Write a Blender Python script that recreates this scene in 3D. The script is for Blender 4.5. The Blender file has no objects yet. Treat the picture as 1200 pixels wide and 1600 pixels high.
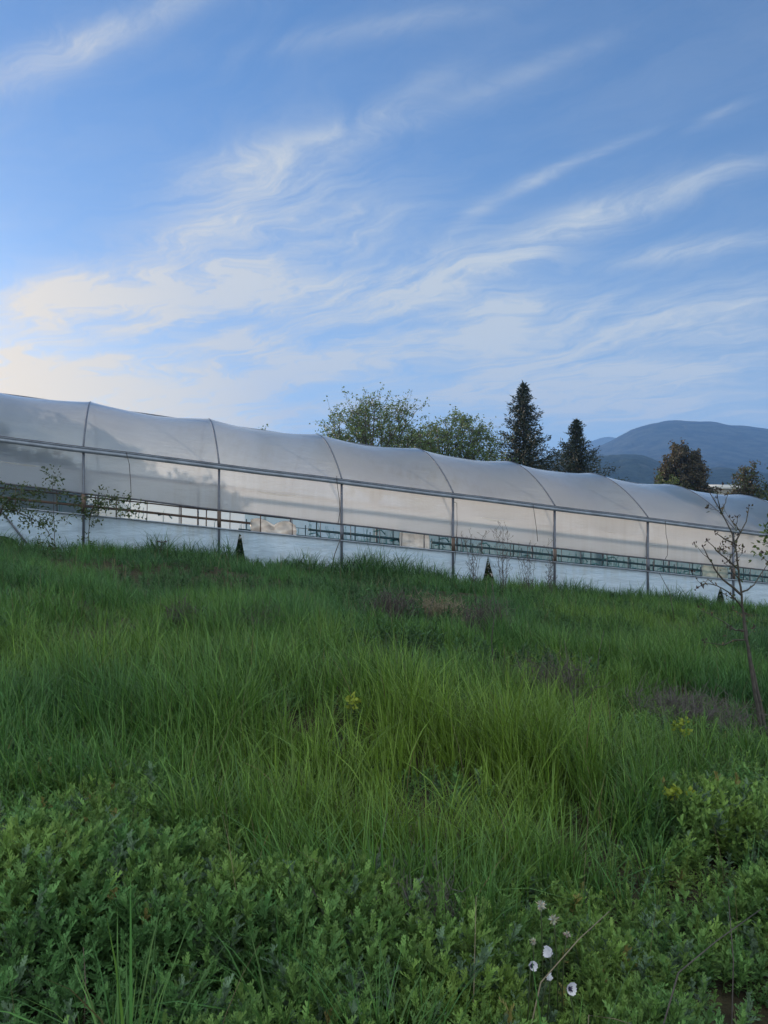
import bpy, math, random
import numpy as np
from mathutils import Vector, Matrix

random.seed(7); rng = np.random.default_rng(11)
sc = bpy.context.scene
COL = sc.collection
R = math.radians

# ------------------------------------------------------------------ camera model (eye at the origin of the "rel" heights)
EYE = 1.7
FPX, HY = 1200.0, 840.0
def at(px, py, d):
    """world point at depth d seen at photo pixel px,py (used to take real positions off the photograph)"""
    return Vector(((px - 600) / FPX * d, d, EYE + (HY - py) / FPX * d))

# ------------------------------------------------------------------ greenhouse frame
TH, GD, GX, SLOPE = 0.3104, 26.7135, 2.406, -0.0985
CA, SA = math.cos(TH), math.sin(TH)
ZG, ZB, RISE, HALF, BAY = 1.5533 + EYE, -0.4868 + EYE, 2.033, 4.5, 4.0
U0, U1 = -28.0, 32.0
def G(u, v, z):
    return Vector((GX + CA * u - SA * v, GD + SA * u + CA * v, z + SLOPE * u))
def wall_u(px):
    t = (px - 600) / FPX
    return (t * GD - GX) / (CA - t * SA)
def wall_uz(px, py):
    u = wall_u(px); d = GD + SA * u
    return u, EYE + (HY - py) / FPX * d - SLOPE * u

# ------------------------------------------------------------------ ground height
def vnoise(x, y, seed=0):
    xi = np.floor(x).astype(np.int64); yi = np.floor(y).astype(np.int64)
    xf = x - xi; yf = y - yi
    def h(a, b):
        n = (a * 374761393 + b * 668265263 + seed * 974634777) & 0x7fffffff
        n = ((n ^ (n >> 13)) * 1274126177) & 0x7fffffff
        return ((n ^ (n >> 16)) & 0xffff) / 65535.0
    sx = xf * xf * (3 - 2 * xf); sy = yf * yf * (3 - 2 * yf)
    return (h(xi, yi) * (1 - sx) + h(xi + 1, yi) * sx) * (1 - sy) + (h(xi, yi + 1) * (1 - sx) + h(xi + 1, yi + 1) * sx) * sy
def fbm(x, y, seed=0, o=4):
    a, s, t = 0.5, 0.0, 0.0
    for i in range(o):
        s = s + a * vnoise(x * 2 ** i + 17.3 * i, y * 2 ** i - 9.1 * i, seed + i); t += a; a *= 0.5
    return s / t
def ground_z(x, y):
    x = np.asarray(x, float); y = np.asarray(y, float)
    u = (x - GX) * CA + (y - GD) * SA
    v = -(x - GX) * SA + (y - GD) * CA
    ue = 60 * np.tanh(u / 60); ve = 45 * np.tanh(v / 45)
    near = np.exp(-np.maximum(0, np.hypot(x, y - 12) - 14) / 12)
    wall = 1 - np.exp(-(v / 3.0) ** 2)
    bump = (fbm(x / 3.5, y / 3.5, 5, 3) - 0.5) * 0.58 * wall * near
    mound = 0.30 * np.exp(-((x + 5.2) / 2.6) ** 2 - ((y - 20.5) / 1.8) ** 2) + 0.16 * np.exp(-((x - 0.5) / 2.5) ** 2 - ((y - 21.5) / 2.0) ** 2)
    return EYE - 1.66 + SLOPE * ue + 0.0437 * ve + bump + mound
GZ = lambda x, y: float(ground_z(np.array([x]), np.array([y]))[0])
def ground_at(px, py, h=0.0):
    """where the photo pixel meets the ground (h above it)"""
    tx, tz = (px - 600) / FPX, (HY - py) / FPX
    d = 1.5
    while d < 40:
        if EYE + tz * d < GZ(tx * d, d) + h: break
        d += 0.02
    return tx * d, d

# ------------------------------------------------------------------ mesh helpers
class MB:
    def __init__(s): s.v = []; s.f = []; s.c = []; s.col = None
    def vert(s, p, c=None):
        s.v.append(tuple(p)); s.c.append(c or (1, 1, 1)); return len(s.v) - 1
    def face(s, *i): s.f.append(i)
    def box(s, p0, ax, ay, az):
        p0, ax, ay, az = map(Vector, (p0, ax, ay, az))
        b = len(s.v)
        for k in range(8):
            s.vert(p0 + ax * (k & 1) + ay * ((k >> 1) & 1) + az * ((k >> 2) & 1))
        for q in ((0, 2, 3, 1), (4, 5, 7, 6), (0, 1, 5, 4), (2, 6, 7, 3), (0, 4, 6, 2), (1, 3, 7, 5)):
            s.f.append(tuple(b + i for i in q))
    def tube(s, pts, rad, n=6, c=None, cap=True):
        pts = [Vector(p) for p in pts]
        if not hasattr(rad, '__len__'): rad = [rad] * len(pts)
        rings = []
        t0 = (pts[1] - pts[0]).normalized()
        ref = Vector((0, 0, 1)) if abs(t0.z) < 0.9 else Vector((1, 0, 0))
        for i, p in enumerate(pts):
            t = (pts[min(i + 1, len(pts) - 1)] - pts[max(i - 1, 0)])
            if t.length < 1e-9: t = t0
            t.normalize()
            a = t.cross(ref)
            if a.length < 1e-4: a = t.cross(Vector((0.3, 1, 0.2)))
            a.normalize(); b = t.cross(a)
            ref = b.cross(t) * -1 if False else ref
            rings.append([s.vert(p + (a * math.cos(2 * math.pi * k / n) + b * math.sin(2 * math.pi * k / n)) * rad[i], c) for k in range(n)])
        for r0, r1 in zip(rings, rings[1:]):
            for k in range(n):
                s.f.append((r0[k], r0[(k + 1) % n], r1[(k + 1) % n], r1[k]))
        if cap:
            s.f.append(tuple(reversed(rings[0]))); s.f.append(tuple(rings[-1]))
    def leaf(s, p, d, side, l, w, c=None, fold=0.25):
        """a folded pointed leaf of four faces"""
        d = Vector(d).normalized(); side = Vector(side); side = (side - d * side.dot(d))
        if side.length < 1e-4: side = d.orthogonal()
        side.normalize(); up = d.cross(side); p = Vector(p)
        a = s.vert(p, c); m = s.vert(p + d * l * 0.5 - up * w * fold, c); t = s.vert(p + d * l - up * w * fold * .5, c)
        L = s.vert(p + d * l * .45 + side * w * .5, c); Rr = s.vert(p + d * l * .45 - side * w * .5, c)
        s.f += [(a, m, L), (L, m, t), (a, Rr, m), (Rr, t, m)]
    def build(s, name, mat, parent=None, smooth=False):
        return np_mesh(name, np.array(s.v, float).reshape(-1, 3), s.f, mat, np.array(s.c, float), parent, smooth)

def np_mesh(name, V, F, mat, C=None, parent=None, smooth=False):
    """V (n,3); F list of tuples, or a list of integer arrays (k,3)/(k,4)"""
    me = bpy.data.meshes.new(name)
    if isinstance(F, list) and F and isinstance(F[0], tuple):
        tot = np.array([len(f) for f in F], np.int32); idx = np.concatenate([np.array(f, np.int32) for f in F])
    else:
        tot = np.concatenate([np.full(len(f), f.shape[1], np.int32) for f in F]); idx = np.concatenate([f.reshape(-1) for f in F]).astype(np.int32)
    st = np.concatenate([[0], np.cumsum(tot)[:-1]]).astype(np.int32)
    org = Vector((0, 0, 0))
    if parent is not None: V = V - np.array(parent.matrix_world.translation if False else parent.location)
    me.vertices.add(len(V)); me.vertices.foreach_set('co', np.ascontiguousarray(V, np.float32).reshape(-1))
    me.loops.add(len(idx)); me.loops.foreach_set('vertex_index', idx)
    me.polygons.add(len(tot)); me.polygons.foreach_set('loop_start', st)
    if smooth: me.polygons.foreach_set('use_smooth', np.ones(len(tot), bool))
    me.update(calc_edges=True); me.validate()
    if C is not None and len(C) == len(V):
        at_ = me.color_attributes.new('Col', 'FLOAT_COLOR', 'POINT')
        rgba = np.ones((len(V), 4), np.float32); rgba[:, :3] = C
        at_.data.foreach_set('color', rgba.reshape(-1))
    me.materials.append(mat)
    o = bpy.data.objects.new(name, me); COL.objects.link(o)
    if parent is not None: o.parent = parent
    return o
def tag(o, label=None, cat=None, group=None, kind=None):
    for k, v in (('label', label), ('category', cat), ('group', group), ('kind', kind)):
        if v: o[k] = v
    return o
def thing(name, loc, label, cat, group=None):
    o = bpy.data.objects.new(name, None); COL.objects.link(o); o.location = loc; o.empty_display_size = .2
    return tag(o, label, cat, group)

# ------------------------------------------------------------------ materials
def new_mat(name):
    m = bpy.data.materials.new(name); m.use_nodes = True
    nt = m.node_tree; nt.nodes.clear()
    out = nt.nodes.new('ShaderNodeOutputMaterial')
    return m, nt, out
def nd(nt, t, **kw):
    n = nt.nodes.new(t)
    for k, v in kw.items():
        if k in n.inputs: n.inputs[k].default_value = v
        else: setattr(n, k, v)
    return n
def mix_col(nt, fac, a, b):
    n = nt.nodes.new('ShaderNodeMix'); n.data_type = 'RGBA'
    for sock, val in ((n.inputs[0], fac), (n.inputs[6], a), (n.inputs[7], b)):
        if isinstance(val, bpy.types.NodeSocket): nt.links.new(val, sock)
        elif isinstance(val, (int, float)): sock.default_value = val
        else: sock.default_value = (*val, 1)
    return n.outputs[2]
def noise(nt, scale, detail=4, rough=.5, vec=None, coord='Object'):
    n = nd(nt, 'ShaderNodeTexNoise'); n.inputs['Scale'].default_value = scale; n.inputs['Detail'].default_value = detail; n.inputs['Roughness'].default_value = rough
    if vec is None:
        tc = nd(nt, 'ShaderNodeTexCoord'); vec = tc.outputs[coord]
    nt.links.new(vec, n.inputs['Vector'])
    return n.outputs['Fac']
def ramp(nt, fac, lo, hi):
    n = nd(nt, 'ShaderNodeMapRange'); n.inputs['From Min'].default_value = lo; n.inputs['From Max'].default_value = hi
    nt.links.new(fac, n.inputs['Value']); return n.outputs['Result']
def plain(name, c1, c2=None, scale=3, rough=.6, metal=0.0, bump=0.0, spec=.5):
    m, nt, out = new_mat(name)
    b = nd(nt, 'ShaderNodeBsdfPrincipled'); b.inputs['Roughness'].default_value = rough; b.inputs['Metallic'].default_value = metal
    b.inputs['Specular IOR Level'].default_value = spec
    n = noise(nt, scale, 5, .6)
    nt.links.new(mix_col(nt, ramp(nt, n, .3, .7), c1, c2 or tuple(x * .7 for x in c1)), b.inputs['Base Color'])
    if bump:
        bp = nd(nt, 'ShaderNodeBump'); bp.inputs['Strength'].default_value = bump; bp.inputs['Distance'].default_value = .05
        nt.links.new(n, bp.inputs['Height']); nt.links.new(bp.outputs[0], b.inputs['Normal'])
    nt.links.new(b.outputs[0], out.inputs[0]); return m
def leafy(name, tint=(1, 1, 1), trans=.35, rough=.5, spec=.3):
    """leaf or blade: colour from the mesh's Col attribute (the plant's own colour), some light passes through"""
    m, nt, out = new_mat(name)
    a = nd(nt, 'ShaderNodeAttribute', attribute_name='Col')
    mul = nt.nodes.new('ShaderNodeMix'); mul.data_type = 'RGBA'; mul.blend_type = 'MULTIPLY'; mul.inputs[0].default_value = 1
    nt.links.new(a.outputs['Color'], mul.inputs[6]); mul.inputs[7].default_value = (*tint, 1)
    b = nd(nt, 'ShaderNodeBsdfPrincipled'); b.inputs['Roughness'].default_value = rough; b.inputs['Specular IOR Level'].default_value = spec
    t = nd(nt, 'ShaderNodeBsdfTranslucent')
    nt.links.new(mul.outputs[2], b.inputs['Base Color']); nt.links.new(mul.outputs[2], t.inputs['Color'])
    mx = nd(nt, 'ShaderNodeMixShader'); mx.inputs[0].default_value = trans
    nt.links.new(b.outputs[0], mx.inputs[1]); nt.links.new(t.outputs[0], mx.inputs[2]); nt.links.new(mx.outputs[0], out.inputs[0])
    return m
def film(name, transp, transl, diff, tint_t=(.9, .9, .9), tint_d=(.8, .8, .82), rough=.22, dirt=.25, bump=.15, bscale=1.0, gloss=.5, fwd=0.0):
    """polyethylene sheet: part clear, part milky, a soft sheen"""
    m, nt, out = new_mat(name)
    tc = nd(nt, 'ShaderNodeTexCoord')
    mp = nd(nt, 'ShaderNodeMapping'); mp.inputs['Rotation'].default_value = (0, 0, -TH); mp.inputs['Scale'].default_value = (.35, 1, 1.6)
    nt.links.new(tc.outputs['Object'], mp.inputs['Vector'])
    n1 = noise(nt, 1.1 * bscale, 5, .6, mp.outputs[0]); n2 = noise(nt, .35, 4, .6, mp.outputs[0])
    mp2 = nd(nt, 'ShaderNodeMapping'); mp2.inputs['Rotation'].default_value = (0, 0, -TH); mp2.inputs['Scale'].default_value = (3.5, 1, .25)
    nt.links.new(tc.outputs['Object'], mp2.inputs['Vector']); n3 = noise(nt, 1.3, 5, .65, mp2.outputs[0])
    d = nd(nt, 'ShaderNodeMath', operation='MULTIPLY'); nt.links.new(ramp(nt, n2, .42, .7), d.inputs[0]); nt.links.new(ramp(nt, n3, .4, .75), d.inputs[1])
    d2 = nd(nt, 'ShaderNodeMath', operation='MULTIPLY'); nt.links.new(d.outputs[0], d2.inputs[0]); d2.inputs[1].default_value = dirt
    bp = nd(nt, 'ShaderNodeBump'); bp.inputs['Strength'].default_value = bump; bp.inputs['Distance'].default_value = .12
    nt.links.new(n1, bp.inputs['Height'])
    di = nd(nt, 'ShaderNodeBsdfDiffuse'); nt.links.new(mix_col(nt, d2.outputs[0], tint_d, (.30, .29, .26)), di.inputs['Color'])
    tr = nd(nt, 'ShaderNodeBsdfTranslucent'); nt.links.new(mix_col(nt, d2.outputs[0], tint_t, tuple(x * .55 for x in tint_t)), tr.inputs['Color'])
    tp = nd(nt, 'ShaderNodeBsdfTransparent'); tp.inputs['Color'].default_value = (.97, .96, .94, 1)
    gl = nd(nt, 'ShaderNodeBsdfGlossy'); gl.inputs['Roughness'].default_value = rough; gl.inputs['Color'].default_value = (1, 1, 1, 1)
    for s_ in (di, tr, gl): nt.links.new(bp.outputs[0], s_.inputs['Normal'])
    trs = tr
    if fwd:
        rf = nd(nt, 'ShaderNodeBsdfRefraction'); rf.inputs['Roughness'].default_value = .62; rf.inputs['IOR'].default_value = 1.02; rf.inputs['Color'].default_value = (.92, .90, .90, 1)
        nt.links.new(bp.outputs[0], rf.inputs['Normal'])
        trs = nd(nt, 'ShaderNodeMixShader'); trs.inputs[0].default_value = fwd; nt.links.new(tr.outputs[0], trs.inputs[1]); nt.links.new(rf.outputs[0], trs.inputs[2])
    m1 = nd(nt, 'ShaderNodeMixShader'); m1.inputs[0].default_value = transl / max(1e-6, transl + diff)
    nt.links.new(di.outputs[0], m1.inputs[1]); nt.links.new(trs.outputs[0], m1.inputs[2])
    m2 = nd(nt, 'ShaderNodeMixShader'); m2.inputs[0].default_value = transp
    nt.links.new(m1.outputs[0], m2.inputs[1]); nt.links.new(tp.outputs[0], m2.inputs[2])
    lw = nd(nt, 'ShaderNodeFresnel'); lw.inputs['IOR'].default_value = 1.45
    lm = nd(nt, 'ShaderNodeMath', operation='MULTIPLY'); nt.links.new(lw.outputs[0], lm.inputs[0]); lm.inputs[1].default_value = gloss
    m3 = nd(nt, 'ShaderNodeMixShader'); nt.links.new(lm.outputs[0], m3.inputs[0])
    nt.links.new(m2.outputs[0], m3.inputs[1]); nt.links.new(gl.outputs[0], m3.inputs[2])
    nt.links.new(m3.outputs[0], out.inputs[0]); return m

M_film = film('milky_film', .09, .74, .17, tint_t=(.80, .87, .96), tint_d=(.24, .35, .53), dirt=.6, bump=.3, gloss=.9, rough=.17, fwd=.38)
M_back = film('clear_film', .80, .12, .08)
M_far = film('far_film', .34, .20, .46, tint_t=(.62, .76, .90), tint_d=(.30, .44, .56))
M_far_dark = film('dark_far_film', .26, .14, .60, tint_d=(.12, .22, .31), tint_t=(.4, .68, .9), dirt=.8)  # darker, bluer film for the right stretch of the back curtain
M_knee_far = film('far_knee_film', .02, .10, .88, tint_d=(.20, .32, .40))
M_inner = film('second_film', .45, .30, .25)
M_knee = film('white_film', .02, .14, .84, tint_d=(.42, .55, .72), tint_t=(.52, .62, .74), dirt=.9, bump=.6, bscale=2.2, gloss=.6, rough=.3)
M_sheet = film('loose_film', .15, .45, .40, bump=.5, bscale=4)
M_green_sheet = film('greenish_film', .45, .3, .25, tint_d=(.4, .55, .5))
M_metal = plain('galvanised_steel', (.11, .13, .18), (.075, .085, .115), 4, .5, .2)
M_gutter = plain('gutter_steel', (.26, .31, .40), (.16, .19, .25), 2.5, .45, .3)
M_dark = plain('dark_tube', (.10, .11, .14), (.06, .06, .08), 4, .5, .4)
M_rust = plain('rusty_tube', (.14, .09, .07), (.07, .06, .06), 9, .7, .2)
M_teal = plain('teal_twine', (.02, .22, .25), (.02, .15, .19), 5, .7)
M_tealbar = plain('teal_paint', (.015, .07, .10), (.01, .045, .065), 5, .5)
M_cord = plain('dark_cord', (.05, .05, .06), None, 5, .8)
M_bark = plain('bark', (.075, .068, .062), (.032, .030, .028), 14, .9, 0, .4)
M_drybark = plain('dry_bark', (.075, .065, .065), (.035, .03, .032), 20, .9)
M_straw = plain('dry_stem', (.22, .19, .13), (.12, .10, .07), 15, .8)
M_leaf = leafy('leaf'); M_needle = leafy('needle', trans=.1, rough=.6)
M_grass = leafy('grass_blade', trans=.22, rough=.45, spec=.3); M_weed = leafy('weed_leaf', trans=.25, rough=.6, spec=.25)
M_petal = leafy('petal', trans=.3, rough=.6)

# ground: dark soil with leaf litter
m, nt, out = new_mat('soil'); b = nd(nt, 'ShaderNodeBsdfPrincipled'); b.inputs['Roughness'].default_value = .95; b.inputs['Specular IOR Level'].default_value = .1
tc = nd(nt, 'ShaderNodeTexCoord')
c1 = mix_col(nt, ramp(nt, noise(nt, 7, 6, .7), .35, .65), (.030, .026, .018), (.055, .05, .03))
c2 = mix_col(nt, ramp(nt, noise(nt, .06, 5, .6), .4, .6), (.035, .06, .018), (.06, .075, .03))
geo = nd(nt, 'ShaderNodeNewGeometry'); ln = nd(nt, 'ShaderNodeVectorMath', operation='LENGTH'); nt.links.new(geo.outputs['Position'], ln.inputs[0])
nt.links.new(mix_col(nt, ramp(nt, ln.outputs['Value'], 30, 60), c1, c2), b.inputs['Base Color'])
bp = nd(nt, 'ShaderNodeBump'); bp.inputs['Distance'].default_value = .03; nt.links.new(noise(nt, 18, 5, .7), bp.inputs['Height']); nt.links.new(bp.outputs[0], b.inputs['Normal'])
nt.links.new(b.outputs[0], out.inputs[0]); M_soil = m

def hill_mat(name, a, b_, c, s):
    m, nt, out = new_mat(name); b = nd(nt, 'ShaderNodeBsdfPrincipled'); b.inputs['Roughness'].default_value = .95; b.inputs['Specular IOR Level'].default_value = .05
    k = mix_col(nt, ramp(nt, noise(nt, s, 8, .65), .4, .6), a, b_)
    k = mix_col(nt, ramp(nt, noise(nt, s * .35, 7, .6), .60, .70), k, c)
    nt.links.new(k, b.inputs['Base Color'])
    bp = nd(nt, 'ShaderNodeBump'); bp.inputs['Distance'].default_value = 30; bp.inputs['Strength'].default_value = 1.0; nt.links.new(noise(nt, s * 2, 6, .7), bp.inputs['Height']); nt.links.new(bp.outputs[0], b.inputs['Normal'])
    nt.links.new(b.outputs[0], out.inputs[0]); return m

# ------------------------------------------------------------------ ground sheet
def sinh_axis(lo, hi, c, n, k):
    t = np.linspace(-1, 1, n); s = np.sinh(k * t) / np.sinh(k)
    return np.where(s < 0, c + s * (c - lo), c + s * (hi - c))
gx = sinh_axis(-380, 2950, 0, 360, 6.0); gy = sinh_axis(-110, 4550, 12, 360, 6.0)
XX, YY = np.meshgrid(gx, gy); ZZ = ground_z(XX, YY)
V = np.stack([XX, YY, ZZ], -1).reshape(-1, 3)
i = np.arange(359)[:, None] * 360 + np.arange(359)[None, :]
F = np.stack([i, i + 1, i + 361, i + 360], -1).reshape(-1, 4)
tag(np_mesh('ground', V, [F], M_soil, None, None, True), 'sloping field of soil under tall grass and weeds', 'ground', kind='structure')

# ------------------------------------------------------------------ hills
def ridge(name, prof, R0, front, back, mat, amp, ns, seed, label):
    """a real heightfield hill: crest at distance R0 whose skyline heights follow prof (px, py)"""
    px = np.array([p[0] for p in prof], float); py = np.array([p[1] for p in prof], float)
    xs = np.linspace(px[0], px[-1], 260); nr = 70
    cx = (xs - 600) / FPX * R0
    ch = np.interp(xs, px, py); ch = np.convolve(np.pad(ch, 4, mode='edge'), np.ones(9) / 9, 'valid'); ch = (HY - ch) / FPX * R0 + EYE
    t = np.linspace(-1, 1, nr)
    X = np.repeat(cx[None], nr, 0); Y = np.where(t < 0, R0 + t * front, R0 + t * back)[:, None] * np.ones_like(cx)[None]
    X = X * (Y / R0)
    fall = (np.where(t < 0, 1 - (-t) ** 1.15, 1 - t ** 1.5))[:, None]
    n = (fbm(X / ns, Y / ns, seed, 6) - .5) * 2
    rid = (1 - np.abs(fbm(X / (ns * .7), Y / (ns * 1.4), seed + 9, 5) - .5) * 4)
    Z = ch[None] * fall + (n * amp + rid * amp * .6) * np.clip(1.0 - np.abs(fall - .6) * 1.6, 0.04, 1) * np.clip(ch / (ch.max()), .1, 1)[None] - 3 - 10 * (1 - fall)
    V = np.stack([X, Y, Z], -1).reshape(-1, 3); w = len(cx)
    i = np.arange(nr - 1)[:, None] * w + np.arange(w - 1)[None]
    F = np.stack([i, i + 1, i + w + 1, i + w], -1).reshape(-1, 4)
    tag(np_mesh(name, V, [F], mat, None, None, True), label, 'hill', kind='structure')
ridge('mountain', [(700, 850), (800, 790), (860, 735), (905, 706), (945, 694), (965, 683), (995, 667), (1020, 659.5), (1052, 655), (1075, 658), (1085, 659.5), (1115, 659), (1150, 665), (1165, 664.5), (1200, 668), (1300, 690), (1450, 740), (1600, 840)],
      2300, 1100, 500, hill_mat('mountain_scrub', (.010, .017, .012), (.055, .062, .045), (.16, .14, .10), .02), 34, 330, 3, 'broad mountain')
ridge('far_ridge', [(820, 840), (870, 715), (915, 691), (950, 681), (1000, 690), (1100, 720), (1250, 840)],
      3600, 700, 600, hill_mat('far_scrub', (.05, .06, .05), (.08, .09, .07), (.15, .14, .12), .008), 20, 400, 8, 'pale far ridge')
ridge('foothill', [(560, 850), (640, 790), (760, 745), (850, 713), (880, 709), (940, 711), (985, 707), (1010, 710), (1040, 723), (1080, 735), (1130, 728), (1160, 732), (1200, 738), (1350, 760), (1500, 840)],
      1150, 520, 420, hill_mat('wooded_hill', (.022, .038, .02), (.05, .07, .035), (.09, .10, .06), .06), 14, 110, 5, 'wooded foothill')

# ------------------------------------------------------------------ the greenhouse
gh = thing('greenhouse', G(0, 4.5, GZ(*G(0, 4.5, 0)[:2]) - SLOPE * 0), 'long white plastic-covered greenhouse stepping down the slope behind the grass', 'greenhouse')
def arch_pt(u, s, off=0.0):
    """s -1..1 across the span"""
    z = ZG + RISE * (1 - s * s); n = Vector((2 * RISE * s / HALF, 1)).normalized()
    return G(u, HALF * (1 + s) + n.x * off, z + n.y * off)
def roof(s0, s1, name, mat, seed):
    nu, nv = int((U1 - U0) * 6), 24
    us = np.linspace(U0, U1, nu + 1); mb = MB(); r = random.Random(seed)
    for iu, u in enumerate(us):
        t = ((u - U0) % BAY) / BAY; bay = int((u - U0) // BAY)
        for iv in range(nv + 1):
            s = s0 + (s1 - s0) * iv / nv
            sag = -.16 * math.sin(math.pi * t) ** .9 * (1 - .75 * s ** 4)
            wr = .012 * math.sin(u * 2.1 + s * 5 + bay * 1.7) * math.sin(math.pi * t)
            mb.vert(arch_pt(u, s, sag + wr))
    for a in range(nu):
        for b in range(nv):
            q = a * (nv + 1) + b; mb.face(q, q + nv + 1, q + nv + 2, q + 1)
    return mb.build(name, mat, gh, True)
roof(-1, .05, 'roof_film', M_film, 1); roof(.05, 1, 'roof_film', M_back, 2)
# ridge of height along the curtain bottom
CT = [(U0, 1.36), (-14.6, 1.37), (-8, 1.465), (0, 1.535), (8, 1.56), (13, 1.52), (17, 1.50), (U1, 1.5)]
def ztop(u): return ZG - float(np.interp(u, [c[0] for c in CT], [c[1] for c in CT]))
def sheet_wall(v, ztopf, zbotf, name, mat, amp=.02, seed=0, n=8, ua=U0, ub=U1):
    us = np.linspace(ua, ub, int((ub - ua) * 5) + 1); mb = MB()
    for u in us:
        t = ((u - U0) % BAY) / BAY
        for k in range(n + 1):
            f = k / n; z = zbotf(u) + (ztopf(u) - zbotf(u)) * f
            w = amp * math.sin(math.pi * t) * math.sin(math.pi * f) * (1 + .5 * math.sin(u * .9 + seed)) + .006 * math.sin(u * 1.3 + f * 9 + seed) * math.sin(math.pi * f)
            mb.vert(G(u, v + w, z))
    for a in range(len(us) - 1):
        for b in range(n):
            q = a * (n + 1) + b; mb.face(q, q + n + 1, q + n + 2, q + 1)
    return mb.build(name, mat, gh, True)
sheet_wall(.05, lambda u: ZG - .06, ztop, 'side_curtain', M_film, .07, 1)
gzw = lambda u, v=0: GZ(*G(u, v, 0)[:2]) - SLOPE * u
# knee wall: one sheet with the tears cut out of its lower edge
def knee(v, name, mat, tears):
    us = list(np.linspace(U0, U1, int((U1 - U0) * 4) + 1)); cut = []
    for tr in tears: cut += [p[0] for p in tr]
    us = sorted(set(us + cut)); mb = MB(); n = 7
    def zlow(u):
        z = gzw(u) - .08
        for tr in tears:
            if tr[0][0] <= u <= tr[-1][0]:
                z = max(z, float(np.interp(u, [p[0] for p in tr], [p[1] for p in tr])))
        return z
    for u in us:
        t = ((u - U0) % BAY) / BAY
        for k in range(n + 1):
            f = k / n; z = zlow(u) + (ZB - zlow(u)) * f
            w = (.035 * math.sin(math.pi * t) * math.sin(math.pi * f) + .012 * math.sin(u * 2.3 + f * 5) * (1 - f)
                 + (.02 * math.sin(u * 6.1 + f * 7) + .012 * math.sin(u * 11 - f * 9)) * math.sin(math.pi * f) * math.exp(-((u + 2.6) / 1.1) ** 2))
            mb.vert(G(u, v - w, z))
    for a in range(len(us) - 1):
        for b in range(n):
            q = a * (n + 1) + b; mb.face(q, q + n + 1, q + n + 2, q + 1)
    return mb.build(name, mat, gh, True)
T = lambda *pp: [wall_uz(*p) for p in pp]
TEARS = [T((-30, 850), (-12, 836), (8, 838), (22, 843), (36, 862), (50, 867), (66, 875)),
         T((363, 893), (368, 862), (374, 834), (377, 836), (382, 868), (389, 892), (404, 887), (409, 879), (410.5, 899)),
         T((755, 908), (760, 884), (763, 869), (767, 884), (774, 908)),
         T((1120, 940), (1123, 928), (1126.5, 917), (1130, 926), (1133, 940))]
knee(.04, 'knee_wall', M_knee, TEARS)
# curled flap of the tear
mb = MB(); a = T((389, 892), (404, 887), (410, 879), (409, 886), (405, 893), (398, 896))
idx = [mb.vert(G(u, -.02 - .05 * math.sin(k * 1.1), z)) for k, (u, z) in enumerate(a)]; idx2 = [mb.vert(G(u, -.035 - .05 * math.sin(k * 1.1), z - .01)) for k, (u, z) in enumerate(a)]
mb.face(*idx); mb.face(*reversed(idx2)); mb.build('torn_flap', M_dark, gh)
# far side
sheet_wall(.13, lambda u: ZG - .72, lambda u: ztop(u) + .03, 'side_curtain', M_inner, .05, 2)
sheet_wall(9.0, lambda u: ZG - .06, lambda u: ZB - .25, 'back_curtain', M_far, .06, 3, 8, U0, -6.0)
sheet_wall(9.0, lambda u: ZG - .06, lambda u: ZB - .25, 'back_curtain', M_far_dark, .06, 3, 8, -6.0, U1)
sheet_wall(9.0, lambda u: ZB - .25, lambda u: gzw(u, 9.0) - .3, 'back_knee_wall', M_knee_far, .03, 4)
def rail(name, v, z, w, h, mat, u0=U0, u1=U1, parent=None):
    mb = MB(); n = int((u1 - u0) / 2) + 1; us = np.linspace(u0, u1, n + 1)
    zf = z if callable(z) else (lambda u: z)
    rr = []
    for u in us:
        wob = .008 * math.sin(u * 1.1 + v)
        rr.append([mb.vert(G(u, v + a, zf(u) + b + wob)) for a, b in ((0, 0), (w, 0), (w, h), (0, h))])
    for r0, r1 in zip(rr, rr[1:]):
        for k in range(4): mb.face(r0[k], r0[(k + 1) % 4], r1[(k + 1) % 4], r1[k])
    mb.face(*reversed(rr[0])); mb.face(*rr[-1])
    return mb.build(name, mat, parent or gh)
def pipe(name, v, z, r, mat, u0=U0, u1=U1, parent=None, n=8):
    mb = MB(); zf = z if callable(z) else (lambda u: z)
    us = np.linspace(u0, u1, max(3, int((u1 - u0) / .8)))
    mb.tube([G(u, v, zf(u) + .008 * math.sin(u * 1.7)) for u in us], r, n)
    return mb.build(name, mat, parent or gh, True)
rail('gutter', -.075, ZG - .185, .12, .125, M_gutter)
rail('gutter_lip', -.09, ZG - .052, .16, .022, M_gutter)
rail('film_clamp', -.035, ZG - .024, .05, .028, M_dark)
rail('gutter', 8.95, ZG - .12, .12, .14, M_gutter)
pipe('roller_tube', .0, lambda u: ztop(u), .028, M_dark)
rail('sill_rail', -.03, ZB - .03, .05, .045, M_gutter)
pipe('purlin', HALF, ZG + RISE - .1, .025, M_metal)
pipe('back_rail', 9.02, lambda u: ZG - 1.1, .03, M_dark)
nb = int((U1 - U0) / BAY)
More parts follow.
